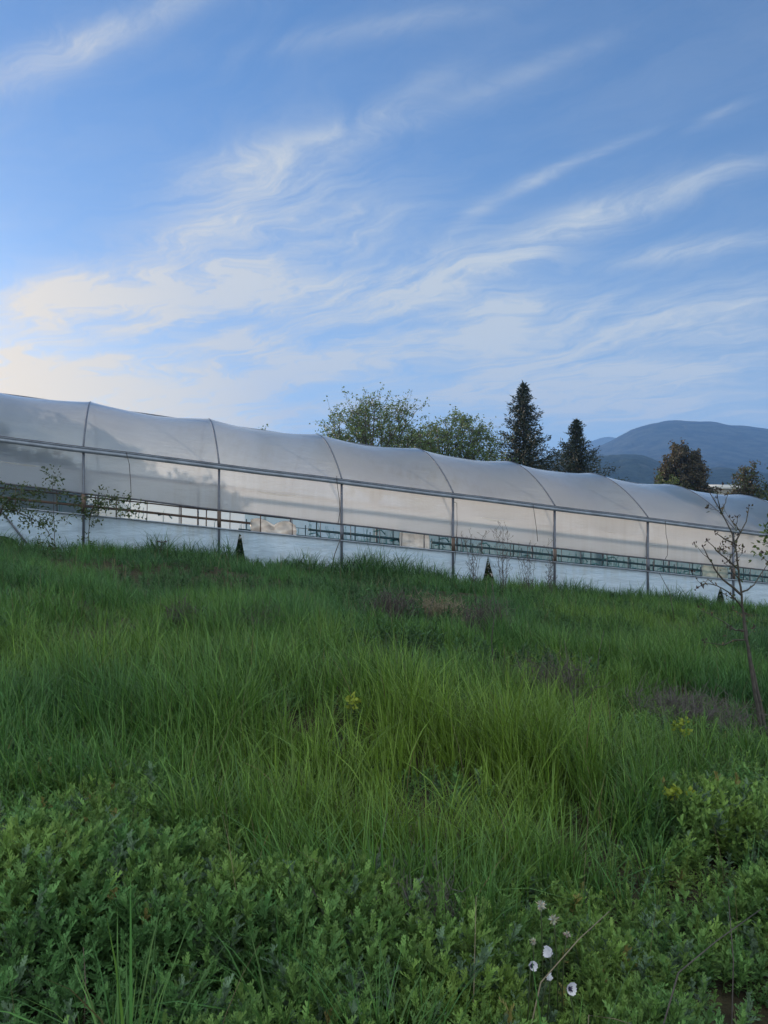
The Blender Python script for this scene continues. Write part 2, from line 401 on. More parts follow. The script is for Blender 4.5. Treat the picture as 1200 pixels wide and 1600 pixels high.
for k in range(nb + 1):
    u = U0 + k * BAY
    mb = MB(); s = .034
    mb.box(G(u - s, -.012, gzw(u) - .3), (G(1, 0, 0) - G(0, 0, 0)) * 2 * s, (G(0, 1, 0) - G(0, 0, 0)) * .08, (0, 0, ZG - .14 - gzw(u) + .3))
    mb.build('post', M_metal, gh)
    mb = MB(); mb.tube([arch_pt(u, s_, .008 - .030 * (1 - abs(s_))) for s_ in np.linspace(-1, 1, 33)], [.028 - .010 * (s_ > 0) for s_ in np.linspace(-1, 1, 33)], 8); mb.build('arch', M_metal, gh, True)
    mb = MB(); mb.box(G(u - s, 8.95, gzw(u, 9) - .4), (G(1, 0, 0) - G(0, 0, 0)) * 2 * s, (G(0, 1, 0) - G(0, 0, 0)) * .08, (0, 0, ZG - .12 - gzw(u, 9) + .4)); mb.build('back_post', M_metal, gh)
    # timber packing block in the vent where the post passes
    mb = MB(); mb.box(G(u - .06, -.03, ZB + .018), (G(1, 0, 0) - G(0, 0, 0)) * .12, (G(0, 1, 0) - G(0, 0, 0)) * .016, (0, 0, ztop(u) - ZB - .05)); mb.build('vent_block', M_rust if k % 3 else M_metal, gh)
    if k < nb:
        uu = u + .35
        while uu < u + BAY - .3:
            mb = MB(); lean = random.uniform(-.02, .02)
            mb.tube([G(uu, .12, ZB - .02), G(uu + lean, .12, ztop(uu) + .0)], .013 if random.random() < .7 else .02, 5)
            mb.build('vent_bar', M_rust if uu < -5 else M_dark, gh)
            uu += random.uniform(.55, 1.15)
# gable ends
for ue in (U0, U1):
    mb = MB(); n = 30
    top = [mb.vert(arch_pt(ue, s_)) for s_ in np.linspace(-1, 1, n)]; bot = [mb.vert(G(ue, HALF * (1 + s_), gzw(ue, HALF * (1 + s_)) - .1)) for s_ in np.linspace(-1, 1, n)]
    for k in range(n - 1): mb.face(bot[k], bot[k + 1], top[k + 1], top[k])
    mb.build('gable_film', M_film, gh)
# diagonal brace at the left
mb = MB(); p0, p1 = wall_uz(-6, 788), wall_uz(62, 858)
mb.tube([G(p0[0], -.03, p0[1]), G(p1[0], -.03, p1[1] - .3)], .03, 6); mb.build('brace', M_metal, gh)

# racks inside: rails, posts, twine
def rack(v, z, u0, u1, mat_bar, label, gap=1.9, strings=0):
    base = G((u0 + u1) / 2, v, 0); base.z = GZ(base.x, base.y)
    t = thing('crop_rack', base, label, 'rack', 'crop racks inside the greenhouse')
    rail('rail', v, z, .06, .075, mat_bar, u0, u1, t)
    pipe('wire', v + .1, z + .33, .012, mat_bar, u0, u1, t, 5)
    u = u0 + .3
    while u < u1:
        mb = MB(); mb.tube([G(u, v + .08, gzw(u, v) - .1), G(u, v + .08, z + .45)], .022, 6); mb.build('post', mat_bar, t); u += gap * random.uniform(.8, 1.2)
    if strings:
        mb = MB()
        for _ in range(strings):
            u = random.uniform(u0, u1); l = random.uniform(.25, .6); x = random.uniform(-.07, .07); zt = z + random.uniform(.0, .35)
            pts = [G(u + x * f + random.uniform(-.02, .02), v + .15 + .05 * math.sin(f * 3), zt - l * f) for f in np.linspace(0, 1, 5)]
            mb.tube(pts, random.uniform(.005, .010), 4)
            if random.random() < .05:
                mb.tube([G(u - .18, v + .15, zt - .1), G(u + .1, v + .16, zt - .02), G(u + .25, v + .15, zt - .16)], .02, 4)
        mb.build('twine', M_teal, t)['kind'] = 'stuff'
    return t
rack(.55, ZB + .24, U0 + 1, -6.9, M_rust, 'dark brown rail and posts in the open vent strip at the left', 2.4, 40)
rack(.60, ZB + .22, -5.0, -1.55, M_tealbar, 'dark teal rail in the vent between the crumpled sheet and the flat sheet', 1.6, 50)
rack(.60, ZB + .22, -.55, U1 - 1, M_tealbar, 'long dark teal rail in the vent right of the flat hanging sheet', 1.5, 330)
rack(3.2, ZB + .05, -7, U1 - 1, M_tealbar, 'teal rail with twine standing deeper inside the greenhouse', 1.2, 380)

# plants inside, seen through the tears and the vent
def leaf_cloud(mb, c, r, n, l, cols, flat=1.0):
    for _ in range(n):
        d = Vector((random.gauss(0, 1), random.gauss(0, 1), random.gauss(0, 1) * flat)); d = d.normalized() * (random.random() ** .5)
        p = Vector(c) + Vector((d.x * r[0], d.y * r[1], d.z * r[2]))
        k = random.choice(cols); q = random.uniform(.75, 1.25)
        mb.leaf(p, (random.gauss(0, 1), random.gauss(0, 1), random.gauss(0, .6)), (random.gauss(0, 1), random.gauss(0, 1), random.gauss(0, 1)), l * random.uniform(.6, 1.3), l * random.uniform(.3, .55), tuple(x * q for x in k))
DKG = [(.03, .055, .02), (.04, .07, .022), (.05, .08, .03)]
mb = MB()
for k in range(140):
    u = U0 + 1 + (U1 - U0 - 2) * k / 140 + random.uniform(-.2, .2); v = random.uniform(.35, .8); g = gzw(u, v)
    leaf_cloud(mb, G(u, v, g + .32), (.3, .2, .34), 26, .14, DKG)
for px in (8, 30, 45, 374, 380, 402, 765, 1127):
    u = wall_u(px); g = gzw(u, .4)
    leaf_cloud(mb, G(u, .42, g + .55), (.45, .16, .62), 700, .12, DKG)
tag(mb.build('indoor_plants', M_leaf), 'dark green plants growing along the inside of the torn low wall', 'plants', kind='stuff')

# loose sheets in the vent
def loose(px0, px1, y0, y1, v, name, mat, label, crumple):
    u0, u1 = wall_u(px0), wall_u(px1); mb = MB(); nu, nz = 22, 12
    zt = (ztop(u0) + ztop(u1)) / 2 - y0; zb_ = ZB + y1
    for a in range(nu + 1):
        for b in range(nz + 1):
            f, g = a / nu, b / nz; u = u0 + (u1 - u0) * f
            z = zb_ + (zt - zb_) * g
            if crumple: z = zb_ + (zt - zb_) * g * (.62 + .38 * abs(math.sin(f * 5.2 + .6))) ; 
            w = (.05 + .12 * crumple) * (math.sin(f * 17 + g * 4) * .5 + math.sin(f * 9 - g * 7) * .5)
            mb.vert(G(u, v + w, z))
    for a in range(nu):
        for b in range(nz):
            q = a * (nz + 1) + b; mb.face(q, q + nz + 1, q + nz + 2, q + 1)
    o = mb.build(name, mat, None, True); sol = o.modifiers.new('thick', 'SOLIDIFY'); sol.thickness = .004
    tag(o, label, 'plastic sheet')
loose(394, 466, .10, .0, .33, 'plastic_sheet', M_sheet, 'crumpled white plastic sheet bundled in the open vent strip', 1)
loose(629, 676, .03, .0, .30, 'plastic_sheet', M_sheet, 'flat white plastic sheet hanging across the vent mid wall', 0)
loose(1106, 1146, .04, .02, .30, 'plastic_sheet', M_green_sheet, 'greenish clear plastic sheet in the vent behind the bare sapling', 0)

# cords on the wall
def cord(pp, label, r=.010, v=-.10):
    pts = [G(wall_u(x), v, wall_uz(x, y)[1]) for x, y in pp]
    mb = MB(); mb.tube(pts, r, 5); tag(mb.build('cord', M_cord, None, True), label, 'cord', 'cords hanging on the greenhouse wall')
cord([(197, 706), (202, 725), (204, 750), (205, 772), (201, 790)], 'dark cord hanging on the shaded film near the left leaves')
cord([(525, 744), (526, 760), (529, 780), (530, 800), (527, 818)], 'thin cord hanging left of the post beneath the taller leafy tree')
cord([(708, 785), (712, 786), (712.5, 820), (711, 850), (709, 880), (706, 880)], 'looped cord running down beside the mid wall post')
cord([(831, 789), (833, 805), (836, 825), (838, 846)], 'short cord hanging on the film above the bare shrubs')
cord([(1037, 814), (1038, 835), (1041, 850), (1040, 868), (1036, 874)], 'wavy cord hanging on the film left of the sapling')
mb = MB(); a, b = wall_uz(533, 836), wall_uz(506, 895)
mb.tube([G(a[0], -.1, a[1]), G((a[0] + b[0]) / 2, -.3, (a[1] + b[1]) / 2), G(b[0], -.6, b[1] - .3)], [.012, .016, .018], 5)
tag(mb.build('stick', M_drybark, None, True), 'dark stick leaning against the white wall beside a post', 'stick')

# ------------------------------------------------------------------ trees
def curve(p0, p1, bend, n=6):
    p0, p1 = Vector(p0), Vector(p1); m = (p0 + p1) / 2 + Vector(bend); out = []
    for k in range(n):
        t = k / (n - 1); out.append(p0 * (1 - t) ** 2 + m * 2 * t * (1 - t) + p1 * t * t)
    return out
def rv(s=1.0): return Vector((random.gauss(0, s), random.gauss(0, s), random.gauss(0, s)))
def broadleaf(name, label, base, h, cr, cz0, cols, leaf=.22, limbs=11, sub=7, twigs=4, per=9, trunk_r=.16, group=None, lump=.25, shape=None):
    """trunk, limbs reaching to a lumpy crown, twigs, leaves at the twigs"""
    base = Vector(base); t = thing(name, base, label, 'tree', group); br = MB(); lf = MB()
    top = base + Vector((random.uniform(-.3, .3), random.uniform(-.3, .3), cz0))
    tk = MB(); tk.tube(curve(base - Vector((0, 0, .3)), top, rv(.12), 7), list(np.linspace(trunk_r * 1.25, trunk_r * .8, 7)), 8); tk.build('trunk', M_bark, t, True)
    ch = h - cz0
    cc = base + Vector((0, 0, cz0 + ch * .45))
    def inside(p):
        d = p - cc; k = math.sqrt((d.x ** 2 + d.y ** 2) / (cr * 1.02) ** 2 + (d.z / (ch * .55)) ** 2)
        return cc + d / k * random.uniform(.85, 1.0) if k > 1 else p
    for i in range(limbs):
        az = 2.399 * i + random.uniform(-.4, .4); el = math.asin(min(1, ((i + .5) / limbs) ** .75)); k = 1 + random.uniform(-lump, lump)
        end = base + Vector((math.cos(az) * math.cos(el) * cr * k, math.sin(az) * math.cos(el) * cr * k, cz0 + ch * (.18 + .82 * math.sin(el)) * (1 + random.uniform(-lump, .02) * .6)))
        end = inside(end)
        L = curve(top, end, Vector((0, 0, .12 * ch)) + rv(.06 * cr)); br.tube(L, list(np.linspace(trunk_r * .5, trunk_r * .07, 6)), 5, cap=False)
        for j in range(sub):
            q = L[2 + int(j * 4 / sub)] if j < sub - 1 else L[-1]
            e2 = inside(q + (end - top).normalized() * random.uniform(.1, .35) * cr + rv(.22 * cr))
            if j == sub - 1: e2 = end + rv(.10 * cr)
            S2 = curve(q, e2, rv(.05 * cr), 5); br.tube(S2, list(np.linspace(trunk_r * .15, trunk_r * .04, 5)), 4, cap=False)
            for w in range(twigs):
                q2 = S2[random.randint(1, 4)]; e3 = q2 + (e2 - q).normalized() * 1.0 * .14 * cr * random.random() + rv(.11 * cr)
                br.tube([q2, (q2 + e3) / 2 + rv(.02 * cr), e3], [trunk_r * .06, trunk_r * .045, trunk_r * .025], 3, cap=False)
                for n in range(per):
                    f = random.uniform(.25, 1.1); p = q2.lerp(e3, f) + rv(leaf * .55)
                    c = cols(p, base, h) if callable(cols) else random.choice(cols); z = random.uniform(.7, 1.3)
                    lf.leaf(p, rv(), rv(), leaf * random.uniform(.6, 1.25), leaf * random.uniform(.4, .75), tuple(x * z for x in c))
    br.build('branches', M_bark, t); lf.build('crown', M_leaf, t); return t
def gbase(x, d): return Vector((x, d, GZ(x, d) - .1))
OAK = [(.085, .14, .05), (.070, .12, .045), (.11, .165, .06)]
def tree_at(px, pytop, d, w_px, **kw):
    x = (px - 600) / FPX * d; b = gbase(x, d); h = EYE + (HY - pytop) / FPX * d - b.z
    return b, h, w_px / FPX * d / 2
b, h, r = tree_at(588, 626, 52, 205); broadleaf('leafy_tree', 'taller of two airy spring-leaved trees behind the greenhouse roof', b, h, r, h * .34, OAK, .16, 26, 10, 6, 10, .2, lump=.10)
b, h, r = tree_at(710, 648, 56, 175); broadleaf('leafy_tree', 'lower wider leafy tree beside the tallest conifer', b, h, r, h * .34, OAK, .17, 26, 10, 6, 11, .18, lump=.10)
b, h, r = tree_at(655, 668, 58, 90); broadleaf('leafy_tree', 'small leafy tree closing the gap between the two airy trees', b, h, r, h * .3, OAK, .17, 18, 8, 5, 9, .14, lump=.1)
b, h, r = tree_at(415, 667, 60, 40); broadleaf('leafy_tree', 'tree whose topmost leaves just peek above the roof at the left', b, h, r, h * .6, OAK, .2, 5, 4, 3, 6, .1, lump=.1)

def conifer(label, px, pytop, d, w_px, seed, tilt=0.0, cols=None, name='conifer'):
    random.seed(seed); b, h, r = tree_at(px, pytop, d, w_px); t = thing(name, b, label, 'tree', 'conifers behind the greenhouse')
    top = b + Vector((tilt, 0, h)); tk = MB(); tk.tube([b - Vector((0, 0, .3)), b.lerp(top, .5), top], [.22, .12, .015], 7); tk.build('trunk', M_bark, t, True)
    br = MB(); lf = MB(); cols = cols or [(.018, .030, .020), (.024, .036, .022), (.03, .04, .024)]
    n = 330
    for i in range(n):
        f = .30 + .70 * (i / n); p = b.lerp(top, f)
        az = 2.399 * i + random.uniform(-.3, .3); L = (r * (1 - f) ** .95 * random.choice((.3, .45, .65, .9, 1.2)) + .08)
        droop = -.10 * L + .05
        d0 = Vector((math.cos(az), math.sin(az), 0)); e = p + d0 * L + Vector((0, 0, droop + .3 * L * (f > .5)))
        B = curve(p, e, Vector((0, 0, -.12 * L)), 5); br.tube(B, [.035 * (1 - f) + .012, .025, .018, .012, .008], 4, cap=False)
        m = int(10 + 26 * L)
        for k in range(m):
            g = random.uniform(.12, 1.05); q = B[0].lerp(B[-1], min(g, 1)) + Vector((0, 0, -.12 * L * 2 * g * (1 - g))) + rv(.05 + .07 * L * .5)
            dd = d0 * .8 + rv(.55) + Vector((0, 0, -.15 + (.35 if f > .5 else 0)))
            c = random.choice(cols); z = random.uniform(.7, 1.3)
            lf.leaf(q, dd, rv(), random.uniform(.16, .38), random.uniform(.05, .11), tuple(x * z for x in c))
    for k in range(60):
        q = top - Vector((0, 0, random.random() ** 1.3 * 1.0)); lf.leaf(q, rv(.35) + Vector((0, 0, .9)), rv(), .25, .07, cols[0])
    br.build('branches', M_bark, t); lf.build('crown', M_needle, t)
conifer('tallest dark conifer with ragged branches', 818, 601, 60, 245, 3)
conifer('shorter dark conifer left of the mountain', 897, 657, 66, 250, 5, .2)
random.seed(21)
BR = [(.066, .056, .034), (.075, .060, .036), (.052, .056, .03)]
GRN = [(.045, .07, .025), (.06, .085, .03)]
def brown(p, base, h):
    return random.choice(BR) if (p.z - base.z) / h + random.uniform(-.12, .12) > .62 else random.choice(GRN + [BR[2]])
def skew(e): return e
b, h, r = tree_at(1068, 696, 85, 78); broadleaf('brown_tree', 'dense round tree with reddish brown leaves before the mountain', b, h, r, h * .30, brown, .30, 24, 10, 6, 20, .28, lump=.08)
b, h, r = tree_at(1038, 732, 80, 60); broadleaf('green_tree', 'low yellow-green tree at the left foot of the brown tree', b, h, r, h * .35, [(.07, .10, .03), (.085, .11, .035)], .3, 10, 6, 5, 9, .15)
b, h, r = tree_at(1166, 720, 85, 58); broadleaf('brown_tree', 'arching brown-green tree with a gap in its crown near right edge', b, h, r, h * .55, BR + GRN, .3, 9, 6, 5, 9, .2, lump=.3)
b, h, r = tree_at(1222, 722, 78, 84); broadleaf('green_tree', 'green tree cut by the right edge of view', b, h, r, h * .3, GRN + [(.09, .10, .04)], .3, 14, 7, 5, 9, .2)
for px, py, d, w, lab in ((967, 741, 120, 30, 'small far tree between shorter conifer and brown tree'), (1120, 757, 130, 62, 'low dark far tree right of the brown tree'),
                          (1150, 763, 110, 50, 'low bushy tree beneath the arching tree'), (775, 700, 95, 70, 'dark tree filling the gap left of the tallest conifer'), (860, 724, 120, 60, 'low tree between the two conifers')):
    b, h, r = tree_at(px, py, d, w); broadleaf('far_tree', lab, b, h, r, h * .25, GRN + DKG, .4, 10, 6, 4, 9, .16)
# shading trees beyond the frame, left behind the greenhouse (their shade falls on the film)
random.seed(4)
SUN_AZ, SUN_EL = R(-42), R(8.0)
SD = Vector((math.sin(SUN_AZ) * math.cos(SUN_EL), math.cos(SUN_AZ) * math.cos(SUN_EL), math.sin(SUN_EL)))
def shade_tree(px, py, back, w, label, dens=1.0):
    u, z = wall_uz(px, py); p = G(u, 2.0, z) + SD * back          # crown top in line with the sun
    b = gbase(p.x, p.y); h = p.z - b.z
    broadleaf('shade_tree', label, b, h, w, h * .30, OAK, .30, 18, 8, 5, int(26 * dens), .22, lump=.15)
def behind(u, v, top, cr, label, per):
    b = G(u, v, 0); b.z = GZ(b.x, b.y) - .1; h = top + SLOPE * u - b.z
    broadleaf('shade_tree', label, b, h, cr, h * .12, DKG, .32, 20, 9, 6, per, .2, lump=.1)
behind(-20.8, 13.0, 5.9, 2.5, 'dense tree close behind the greenhouse whose shade darkens the left film', 26)
behind(-25.0, 13.0, 6.1, 2.7, 'dense tree behind the greenhouse, farthest left', 22)
behind(-17.6, 12.2, 4.9, 2.0, 'round leafy tree behind the greenhouse between the tall dense tree and the low one', 26)
behind(-14.6, 11.8, 3.6, 1.8, 'low leafy tree behind the greenhouse shading the curtain', 26)
# pole and shed roof far right
b = gbase((1150 - 600) / FPX * 100, 100)
mb = MB(); tp = EYE + (HY - 766) / FPX * 100
mb.tube([b, Vector((b.x, b.y, tp))], .12, 6); mb.box(Vector((b.x - .7, b.y - .05, tp - .5)), (1.4, 0, 0), (0, .1, 0), (0, 0, .1)); tag(mb.build('pole', M_drybark), 'pale pole standing beyond the greenhouse roof at the right', 'pole')
bx = gbase((1138 - 600) / FPX * 140, 140); zt = EYE + (HY - 756) / FPX * 140
sh = thing('shed', bx, 'small far shed with a pale roof under the mountain', 'shed')
mb = MB(); mb.box((bx.x - 3, bx.y, bx.z), (6, 0, 0), (0, 4, 0), (0, 0, zt - bx.z - .9)); mb.build('wall', plain('shed_wall', (.25, .24, .22)), sh)
mb = MB(); z0 = zt - .9
vv = [mb.vert((bx.x + a, bx.y + c, z0 + d_)) for a, c, d_ in ((-3.4, -.4, 0), (3.4, -.4, 0), (3.4, 2, .9), (-3.4, 2, .9), (-3.4, 4.4, 0), (3.4, 4.4, 0))]
mb.face(vv[0], vv[1], vv[2], vv[3]); mb.face(vv[3], vv[2], vv[5], vv[4]); mb.face(vv[0], vv[3], vv[4]); mb.face(vv[1], vv[5], vv[2]); mb.face(vv[0], vv[4], vv[5], vv[1]); mb.build('roof', plain('shed_roof', (.5, .5, .5)), sh)

# ------------------------------------------------------------------ shrubs close to the wall
def path_plant(name, label, cat, stems, d, mat, leaf_fn=None, leafmat=None, djit=.25, r0=.02, part='stem', seed=1, group=None, sides=6):
    """stems: list of (photo polyline, r start, r end); each stem gets its own depth"""
    random.seed(seed); x0, y0 = stems[0][0][0]; b = at(x0, y0, d); b.z = GZ(b.x, b.y)
    t = thing(name, b, label, cat, group); lf = MB()
    first = True
    for pts, ra, rb in stems:
        dj = 0 if first else random.uniform(-djit, djit)
        P = []
        for k, (x, y) in enumerate(pts):
            f = k / max(1, len(pts) - 1); P.append(at(x, y, d + dj * f))
        if first: P[0].z = b.z - .05
        # smooth and roughen
        Q = []
        for a_, b_ in zip(P, P[1:]):
            n = max(2, int((b_ - a_).length / .08)); n = min(n, 6)
            for k in range(n): Q.append(a_.lerp(b_, k / n) + rv(.004) * (1 if k else 0))
        Q.append(P[-1]); rr = list(np.linspace(ra, rb, len(Q)))
        m = MB(); m.tube(Q, rr, sides); m.build(part if not first else ('trunk' if part == 'branch' else part), mat, t, True)
        if leaf_fn: leaf_fn(lf, Q, first)
        first = False
    if lf.v: lf.build('leaves', leafmat, t)
    return t
# sapling on the right
def sap_leaf(lf, Q, first):
    n = len(Q)
    for k, p in enumerate(Q):
        if first and k < n * .45: continue
        if random.random() < .45:
            for _ in range(random.randint(1, 3)):
                c = random.choice([(.13, .10, .05), (.10, .11, .045), (.09, .06, .05), (.07, .10, .04)])
                lf.leaf(p + rv(.012), rv() + Vector((0, 0, .3)), rv(), random.uniform(.02, .05), random.uniform(.012, .024), c)
    p = Q[-1]
    for _ in range(4): lf.leaf(p + rv(.008), rv(.5) + Vector((0, 0, 1)), rv(), .035, .018, (.06, .045, .045))
SAP = [([(1192, 1160), (1183, 1100), (1173, 1042), (1165, 996), (1159, 932), (1151, 864), (1143, 831), (1126, 798), (1108, 768)], .021, .004),
       ([(1198, 1150), (1190, 1110), (1178, 1050), (1169, 1010), (1163, 960)], .018, .006),
       ([(1127, 800), (1134, 785), (1137, 774)], .007, .003), ([(1128, 802), (1122, 782), (1120, 766)], .007, .003),
       ([(1147, 850), (1157, 832), (1166, 815), (1170, 793)], .010, .004), ([(1157, 832), (1150, 820), (1152, 808)], .005, .003),
       ([(1147, 848), (1132, 842), (1119, 833)], .009, .004), ([(1159, 930), (1146, 918), (1129, 905), (1116, 888), (1107, 872), (1099, 855)], .013, .004),
       ([(1152, 888), (1138, 876), (1126, 866), (1115, 854), (1105, 845)], .009, .003), ([(1126, 866), (1124, 858), (1130, 850)], .004, .002),
       ([(1159, 925), (1168, 922), (1178, 914), (1190, 895), (1200, 880)], .010, .003), ([(1163, 985), (1150, 985), (1132, 972), (1112, 962)], .010, .003),
       ([(1160, 950), (1148, 935), (1138, 925), (1120, 915), (1100, 912), (1088, 920)], .009, .003), ([(1165, 1000), (1146, 1000), (1130, 1008), (1100, 1003)], .008, .003),
       ([(1118, 915), (1106, 905), (1098, 916)], .004, .002), ([(1150, 860), (1142, 868), (1140, 880)], .004, .002), ([(1156, 905), (1146, 896), (1140, 884), (1132, 880)], .006, .002)]
random.seed(77)
for bi in list(range(len(SAP))):
    pts = SAP[bi][0]
    for _ in range(4 if bi == 0 else 1):
        k = random.randint(3 if bi == 0 else 1, len(pts) - 1) if len(pts) > 3 or bi else 1
        k = min(k, len(pts) - 1); x, y = pts[k]; sx = random.choice((-1, 1)) * random.uniform(6, 22); sy = -random.uniform(4, 26)
        SAP.append(([(x, y), (x + sx * .5, y + sy * .4), (x + sx, y + sy)], .003, .0015))
path_plant('sapling', 'young nearly bare sapling with sparse brownish buds at the right', 'sapling', SAP, 7.7, M_bark, sap_leaf, M_leaf, .45, part='branch', seed=3)
# shrub with compound leaves at the left wall
def vine_leaf(lf, Q, first):
    for k, p in enumerate(Q):
        if random.random() < .9:
            ax = rv() + Vector((0, 0, -.2)); ax.normalize(); sd = ax.orthogonal()
            for q in range(8):
                c = random.choice([(.04, .075, .025), (.055, .09, .03), (.075, .10, .035)])
                lf.leaf(p + ax * (.05 * q) + rv(.03), ax * .6 + rv(.6), rv(), random.uniform(.07, .125), random.uniform(.035, .06), c)
VINE = [([(-40, 940), (-30, 880), (-12, 830), (5, 790), (20, 775)], .05, .02), ([(0, 795), (22, 797), (45, 808), (60, 815), (72, 826), (80, 842), (86, 860)], .016, .006),
        ([(10, 785), (30, 772), (50, 768), (62, 774)], .014, .005), ([(5, 788), (20, 785), (40, 788), (58, 792)], .012, .005), ([(-5, 790), (8, 765), (20, 760), (35, 768)], .012, .005),
        ([(45, 770), (65, 764), (80, 768), (98, 770), (112, 776)], .010, .004), ([(60, 806), (80, 816), (95, 812), (108, 808)], .008, .003), ([(72, 812), (66, 818), (60, 806)], .006, .003),
        ([(78, 848), (74, 862), (76, 868)], .006, .003), ([(86, 858), (90, 872), (93, 880)], .006, .003), ([(-10, 800), (-2, 775), (5, 772)], .01, .004), ([(30, 795), (22, 790), (14, 800)], .008, .003), ([(50, 812), (48, 822), (52, 805)], .006, .003)]
path_plant('leafy_shrub', 'dark leafy shrub branching over the vent at the left end of the wall', 'shrub', VINE, 20.3, M_bark, vine_leaf, M_leaf, .5, part='branch', seed=8)
CL = [([(140, 890), (138, 850), (140, 812), (146, 790), (158, 778)], .014, .006), ([(142, 800), (150, 782), (165, 785), (178, 790)], .007, .003), ([(145, 795), (172, 778), (190, 785), (200, 796)], .007, .003),
      ([(150, 788), (180, 780), (205, 784), (218, 798)], .007, .003), ([(150, 790), (140, 778), (124, 782), (112, 790)], .007, .003), ([(180, 785), (196, 798), (208, 802)], .005, .003), ([(120, 784), (132, 796), (128, 800)], .005, .003)]
path_plant('climbing_plant', 'dark leafy climber filling the vent strip right of the shrub', 'climber', CL, 22.75, M_bark, vine_leaf, M_leaf, .15, part='branch', seed=9)
TW = [([(84, 900), (86, 860), (84, 800), (82, 760), (84, 742)], .010, .005), ([(84, 748), (78, 744), (73, 742)], .004, .002), ([(84, 746), (90, 744), (96, 746)], .004, .002)]
path_plant('leafy_shoot', 'single thin shoot with a leafy tip against the shaded film', 'shoot', TW, 20.9, M_bark, lambda lf, Q, f: vine_leaf(lf, Q[-3:], f), M_leaf, .1, seed=5)
# leafy tree cut by right edge
def fresh(lf, Q, first):
    if first: return
    for p in Q:
        for q in range(5):
            lf.leaf(p + rv(.045), rv(), rv(), random.uniform(.04, .08), random.uniform(.02, .04), random.choice([(.10, .15, .04), (.08, .12, .035)]))
RT = [([(1300, 1120), (1290, 1000), (1275, 900), (1260, 800)], .05, .03), ([(1270, 850), (1240, 840), (1210, 836), (1188, 836)], .012, .004), ([(1230, 838), (1205, 850), (1190, 848)], .008, .003), ([(1225, 838), (1205, 825), (1194, 828)], .008, .003), ([(1262, 810), (1290, 770), (1300, 720)], .02, .006), ([(1268, 860), (1300, 830), (1330, 810)], .015, .005),
      ([(1215, 842), (1200, 862), (1180, 868)], .005, .002)]
path_plant('leafy_sapling', 'fresh green leafy branch reaching in from the right edge', 'sapling', RT, 8.4, M_bark, fresh, M_leaf, .2, part='branch', seed=12)

# bare shrubs before the wall
def bare_shrub(px, py, top, d, n, spread, label, seed):
    random.seed(seed); x = (px - 600) / FPX * d; b = gbase(x, d); t = thing('bare_shrub', b, label, 'shrub', 'bare twiggy shrubs in front of the wall'); mb = MB()
    H = EYE + (HY - top) / FPX * d - b.z
    for i in range(n):
        a = random.uniform(0, 6.28); h = H * random.uniform(.6, 1.0); e = b + Vector((math.cos(a) * spread * random.random(), math.sin(a) * spread * random.random(), h))
        Q = curve(b + rv(.05), e, rv(.07) + Vector((0, 0, .1)), 8); mb.tube(Q, list(np.linspace(.007, .003, 8)), 4, cap=False)
        for k in range(9):
            j = random.randint(2, 7); p = Q[j]; s = random.choice((-1, 1)); q = p + Vector((s * random.uniform(.05, .2), random.uniform(-.15, .15), random.uniform(.1, .3)))
            mb.tube([p, q], [.004, .003], 3, cap=False)
            for m in range(2):
                r = p.lerp(q, random.uniform(.4, 1)); mb.tube([r, r + Vector((random.uniform(-.06, .06), 0, random.uniform(.02, .1)))], [.003, .005], 3, cap=False)
    mb.build('twigs', M_drybark, t)
bare_shrub(742, 930, 832, 23.4, 7, .5, 'leftmost bare shrub, beside the small dark tear', 1)
bare_shrub(785, 935, 826, 23.0, 8, .55, 'tallest bare shrub, just right of the small dark tear', 2)
bare_shrub(826, 935, 838, 23.6, 7, .5, 'bare shrub under the hanging cord of the film', 3)
bare_shrub(858, 935, 846, 24.0, 6, .45, 'rightmost bare shrub beside the wall post', 4)

# dry tangles in the field
def dry_bush(px, py, rpx, hh, label, seed, col=None, n=120, name='dry_bush'):
    random.seed(seed); x, d = ground_at(px, py, .15); b = Vector((x, d, GZ(x, d))); w = rpx / FPX * d; mb = MB()
    t = thing(name, b, label, 'bush', 'dry dead bushes in the field')
    for i in range(n):
        o = Vector((random.gauss(0, w * .45), random.gauss(0, w * .45), 0)); p = b + o; p.z = GZ(p.x, p.y)
        e = p + Vector((random.gauss(0, w * .35), random.gauss(0, w * .35), hh * random.uniform(.4, 1.1)))
        Q = curve(p, e, rv(.1 * w) + Vector((0, 0, .1)), 6); r = max(.002, .0004 * d); mb.tube(Q, list(np.linspace(r * 1.5, r * .6, 6)), 3, cap=False)
        for k in range(4):
            q = Q[random.randint(1, 5)]; e2 = q + rv(.13 * w + .02) + Vector((0, 0, .05)); mb.tube([q, (q + e2) / 2 + rv(.015), e2], [r, r * .8, r * .5], 3, cap=False)
    mb.build('twigs', col or M_purple, t)
M_purple = plain('dead_twig', (.085, .075, .072), (.045, .04, .04), 20, .9)
M_grey = plain('grey_twig', (.12, .11, .11), (.06, .055, .055), 20, .9)
dry_bush(612, 965, 38, .5, 'dark brownish dead bush below the looped wall cord', 1, None, 156)
dry_bush(760, 985, 36, .55, 'dark dead bush in front of the tallest bare shrub', 2, None, 144)
dry_bush(690, 965, 46, .45, 'straw coloured dead bush between the two dark ones', 3, M_straw, 110)
dry_bush(285, 975, 28, .36, 'small dark dead bush left, below the triangular tear', 4, None, 96)
dry_bush(405, 985, 60, .35, 'low wide dead tangle left of centre', 6, None, 90)
dry_bush(1080, 1125, 75, .35, 'grey dry brush left of the sapling base', 5, M_grey, 240)
dry_bush(870, 1075, 55, .42, 'dark dry brush in the grass right of centre', 7, None, 90)
dry_bush(650, 1450, 60, .28, 'grey dry twig tangle near the white flowers', 8, M_grey, 150)
dry_bush(470, 1470, 55, .22, 'grey dry tangle in weeds left of the flowers', 9, M_grey, 120)
